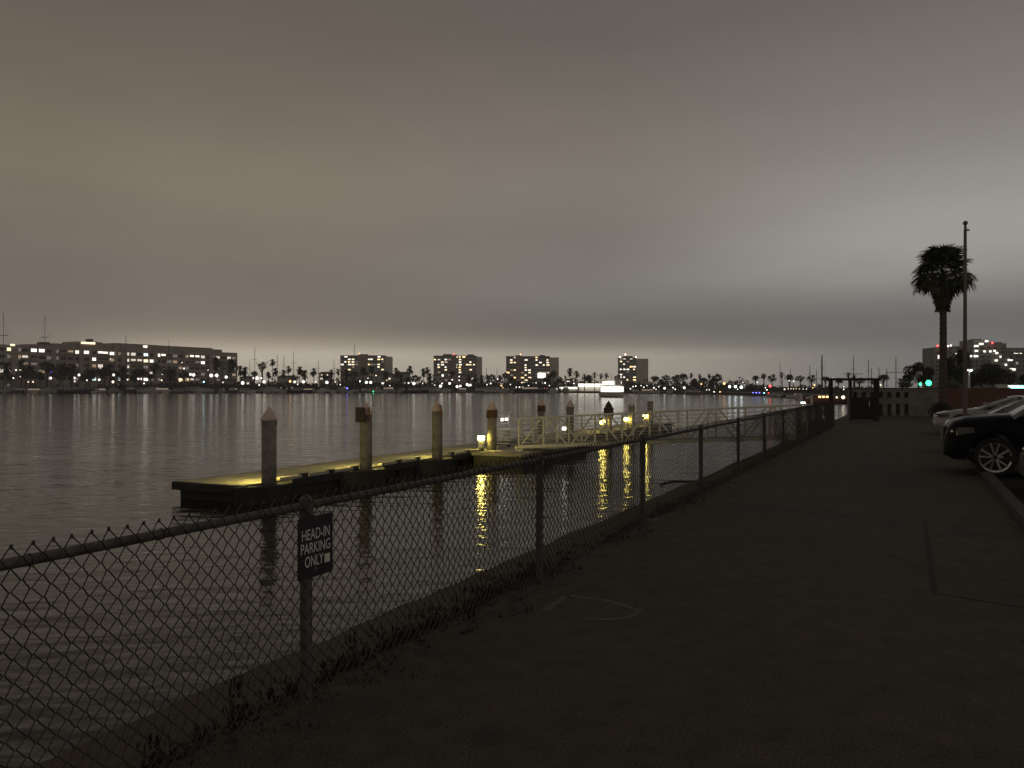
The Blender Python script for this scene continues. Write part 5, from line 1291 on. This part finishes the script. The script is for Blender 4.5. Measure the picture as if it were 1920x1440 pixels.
def car(name, label, u, vnose, P, paint, yaw=0.0):
    """local x points forward with the bumper at 0, so the body runs to -length; local y is the driver's side."""
    root = thing(name, label, "car", uv(u, vnose, 0), TH + R(90) + yaw, "cars parked nose-in along the kerb")
    Lc, Wd = P["len"], P["w"] / 2
    ax = (P["axle"], P["axle"] + P["base"]); ra = P["wr"] + .07
    xs = [0, .03, .08, .15] + [.15 + .05 * i for i in range(1, int((Lc - .35) / .05))] + [Lc - .15, Lc - .06, Lc]
    rings = []
    for x in xs:
        w_ = Wd * lerp([(0, .70), (.06, .80), (.2, .91), (.5, .985), (1.0, 1.0), (Lc - .8, 1.0), (Lc - .25, .94), (Lc, .78)], x)
        zt_ = lerp(P["top"], x); zb_ = lerp([(0, P["chin"] + .1), (.12, P["chin"]), (.5, P["clear"]), (Lc - .5, P["clear"]), (Lc, P["chin"] + .15)], x)
        za = zb_
        for c in ax:
            d = abs(x - c)
            if d < ra: za = max(za, P["wr"] + math.sqrt(ra * ra - d * d))
        sh_ = min(zt_ - .05, lerp(P["shoulder"], x)); za = min(za, sh_ - .06)
        half = [(w_ * .72, za), (w_ * .98, za + .0), (w_, min(za + .06, sh_ - .03)), (w_ * 1.0, (za + sh_) / 2), (w_ * .985, sh_ - .02), (w_ * .94, sh_ + (zt_ - sh_) * .45), (w_ * .8, zt_ - .012), (w_ * .4, zt_)]
        rings.append([(-x, y, z) for y, z in half] + [(-x, -y, z) for y, z in half[::-1]])
    MB().loft(rings).build("body", paint, root, True)
    MB().span((-Lc + .4, -Wd * .7, P["clear"] - .02), (-.4, Wd * .7, P["clear"] + .14)).build("underbody", M["carblack"], root)
    # cabin: glass house, roof skin and pillars
    (x0, z0), (x1, z1), (x2, z2), (x3, z3) = P["cabin"]; wb, wt = Wd * .93, Wd * .72
    def sec(x, z, w_): return [(-x, w_, z), (-x, -w_, z)]
    q = [(x0, z0, wb), (x1, z1, wt), (x2, z2, wt), (x3, z3, wb)]
    vs = [p for a in q for p in sec(*a)]
    MB().add(vs, [(0, 1, 3, 2), (2, 3, 5, 4), (4, 5, 7, 6), (0, 2, 4, 6), (7, 5, 3, 1)]).build("glass", M["glass"], root)
    rf = MB(); rows = []
    for k in range(9):
        t = k / 8; x = x1 - .06 + (x2 - x1 + .12) * t; z = z1 + (z2 - z1) * t + .05 * math.sin(math.pi * t)
        rows.append([(-x, wt + .03, z - .035), (-x, wt - .04, z + .02), (-x, 0, z + .045), (-x, -wt + .04, z + .02), (-x, -wt - .03, z - .035)])
    rf.loft(rows, closed=False); rf.build("roof", paint, root, True)
    for s_ in (1, -1):
        MB().bar((-x0, s_ * (wb + .005), z0 - .02), (-x1, s_ * (wt + .008), z1), .06, .075).build("front_pillar", M["car_silver"], root)  # silver even on dark cars: sky sheen put into the colour
        xm = (x1 + x2) / 2
        MB().bar((-xm - .02, s_ * (wb * 1.0), z0 + (z3 - z0) * .5), (-xm, s_ * (wt + .012), z1), .05, .09).build("door_pillar", M["carblack"], root)
        MB().bar((-x3, s_ * (wb + .005), z3), (-x2, s_ * (wt + .008), z2), .06, .12).build("rear_pillar", paint, root)
        mr = MB().loft([[(-x0 - .38, s_ * (Wd + .02), z0 + .07), (-x0 - .38, s_ * (Wd + .2), z0 + .09), (-x0 - .38, s_ * (Wd + .2), z0 + .22), (-x0 - .38, s_ * (Wd + .02), z0 + .22)], [(-x0 - .26, s_ * (Wd + .04), z0 + .1), (-x0 - .26, s_ * (Wd + .15), z0 + .11), (-x0 - .26, s_ * (Wd + .15), z0 + .19), (-x0 - .26, s_ * (Wd + .04), z0 + .19)]])
        mr.bar((-x0 - .33, s_ * (wb - .02), z0 + .06), (-x0 - .33, s_ * (Wd + .06), z0 + .12), .05, .04)
        mr.build("mirror", paint, root)
        # headlamp wraps the corner
        hz = P["lamp"]
        hl = MB().loft([[(-.115, s_ * Wd * .56, hz - .06), (-.10, s_ * Wd * .56, hz + .06)], [(-.15, s_ * Wd * .76, hz - .075), (-.135, s_ * Wd * .76, hz + .075)], [(-.26, s_ * Wd * .95, hz - .06), (-.25, s_ * Wd * .94, hz + .085)], [(-.52, s_ * Wd * 1.003, hz + .0), (-.50, s_ * Wd * .99, hz + .09)]], closed=False)
        hl.v = [(x + .03, y * 1.012, z) for x, y, z in hl.v]
        hl.build("headlight", M["lens"], root)
        for q, (xx, yy) in enumerate(((-.13, .66), (-.19, .83))): MB().ball((xx + .05, s_ * Wd * yy, hz - .005), .045, 6).build("reflector", M["chrome"], root)
        MB().box((-.17, s_ * Wd * .74, P["chin"] + .16), (.06, .2, .09), -s_ * .5).build("fog_lamp", M["lens"], root)
        for xh in (x0 + 1.15, x0 + 2.1): MB().box((-xh, s_ * (Wd + .012), P["handle"]), (.2, .035, .03)).build("door_handle", M["chrome"], root)
        sk = MB().span((-Lc + .9, s_ * Wd * .955, P["clear"] + .0), (-.95, s_ * Wd * 1.006, P["clear"] + .1)).build("sill_trim", M["carblack"], root)
    gz0, gz1 = P["grille"]
    MB().span((-.10, -Wd * .5, gz0), (.012, Wd * .5, gz1)).build("grille", M["carblack"], root)
    for k in range(4): MB().span((.0, -Wd * .48, gz0 + (gz1 - gz0) * (k + .3) / 4), (.022, Wd * .48, gz0 + (gz1 - gz0) * (k + .5) / 4)).build("grille_slat", M["chrome"], root)
    MB().span((-.06, -Wd * .62, P["chin"] + .06), (.012, Wd * .62, P["chin"] + .2)).build("lower_intake", M["carblack"], root)
    ty, bk, rm, lip = wheel_meshes(P["wr"], P["wr"] * .74, .22)
    for c in ax:
        for s_ in (1, -1):
            w_ = bpy.data.objects.new("wheel", None); COL.objects.link(w_); w_.parent = root
            w_.location = (-c, s_ * (Wd - .125), P["wr"]); w_.rotation_euler = (0, 0, 0 if s_ > 0 else math.pi)
            inst("tyre", ty, w_); inst("rim_back", bk, w_); inst("rim", rm, w_); inst("rim_lip", lip, w_)
    return root
SUV = dict(len=4.75, w=1.9, axle=.82, base=2.8, wr=.365, chin=.3, clear=.3, lamp=.82, handle=.98, grille=(.62, .9), top=[(0, .70), (.05, .90), (.14, 1.01), (.35, 1.08), (.9, 1.14), (1.5, 1.17), (3.9, 1.16), (4.4, 1.12), (4.75, .9)],
           shoulder=[(0, .8), (.3, .92), (1.4, 1.02), (4.3, 1.04), (4.75, .9)], cabin=[(1.1, 1.12), (1.95, 1.68), (3.9, 1.68), (4.55, 1.12)])
SED = dict(len=4.7, w=1.85, axle=.92, base=2.75, wr=.33, chin=.22, clear=.22, lamp=.66, handle=.82, grille=(.42, .62), top=[(0, .52), (.05, .68), (.15, .76), (.4, .83), (1.4, .95), (3.7, .98), (4.4, .97), (4.7, .75)],
           shoulder=[(0, .6), (.4, .74), (1.4, .84), (4.3, .88), (4.7, .75)], cabin=[(1.35, .92), (2.25, 1.36), (3.1, 1.36), (4.0, .96)])
suvu = 18.42
car("suv", "dark blue-black SUV with bright alloy wheel its nose out over the kerb", suvu, -.60, SUV, M["suv_paint"])
car("sedan", "grey sedan parked between the dark SUV and the silver coupe", 23.9, -.74, dict(SED, top=[(0, .55), (.05, .72), (.15, .82), (.4, .89), (1.4, 1.0), (3.7, 1.02), (4.4, 1.0), (4.7, .75)], cabin=[(1.05, 1.0), (1.8, 1.38), (3.3, 1.42), (4.2, 1.02)]), M["car_grey"])
car("coupe", "low silver coupe with dark wheel arch parked behind the flagpole", 33.2, -.75, dict(SED, cabin=[(1.4, .92), (2.35, 1.29), (3.0, 1.29), (4.2, .96)]), M["car_silver"])
car("hatchback", "silver car with only its front bumper showing at the picture edge", 14.9, -1.60, dict(SED), M["car_silver"])

# ------------------------------------------------------------------ sea haze
hz = MB().span((-1700, -260, -4.6), (1700, HAZE_FAR, HAZE_TOP))
hm = bpy.data.materials.new("sea_haze"); hm.use_nodes = True
hn_ = hm.node_tree.nodes; hn_.clear()
ho = hn_.new("ShaderNodeOutputMaterial"); hv = hn_.new("ShaderNodeVolumePrincipled")
hv.inputs["Color"].default_value = (0.9, 0.9, 0.9, 1); hv.inputs["Density"].default_value = HAZE; hv.inputs["Anisotropy"].default_value = 0.3
hm.node_tree.links.new(hv.outputs[0], ho.inputs["Volume"])
tag(hz.build("haze", hm), kind="stuff")
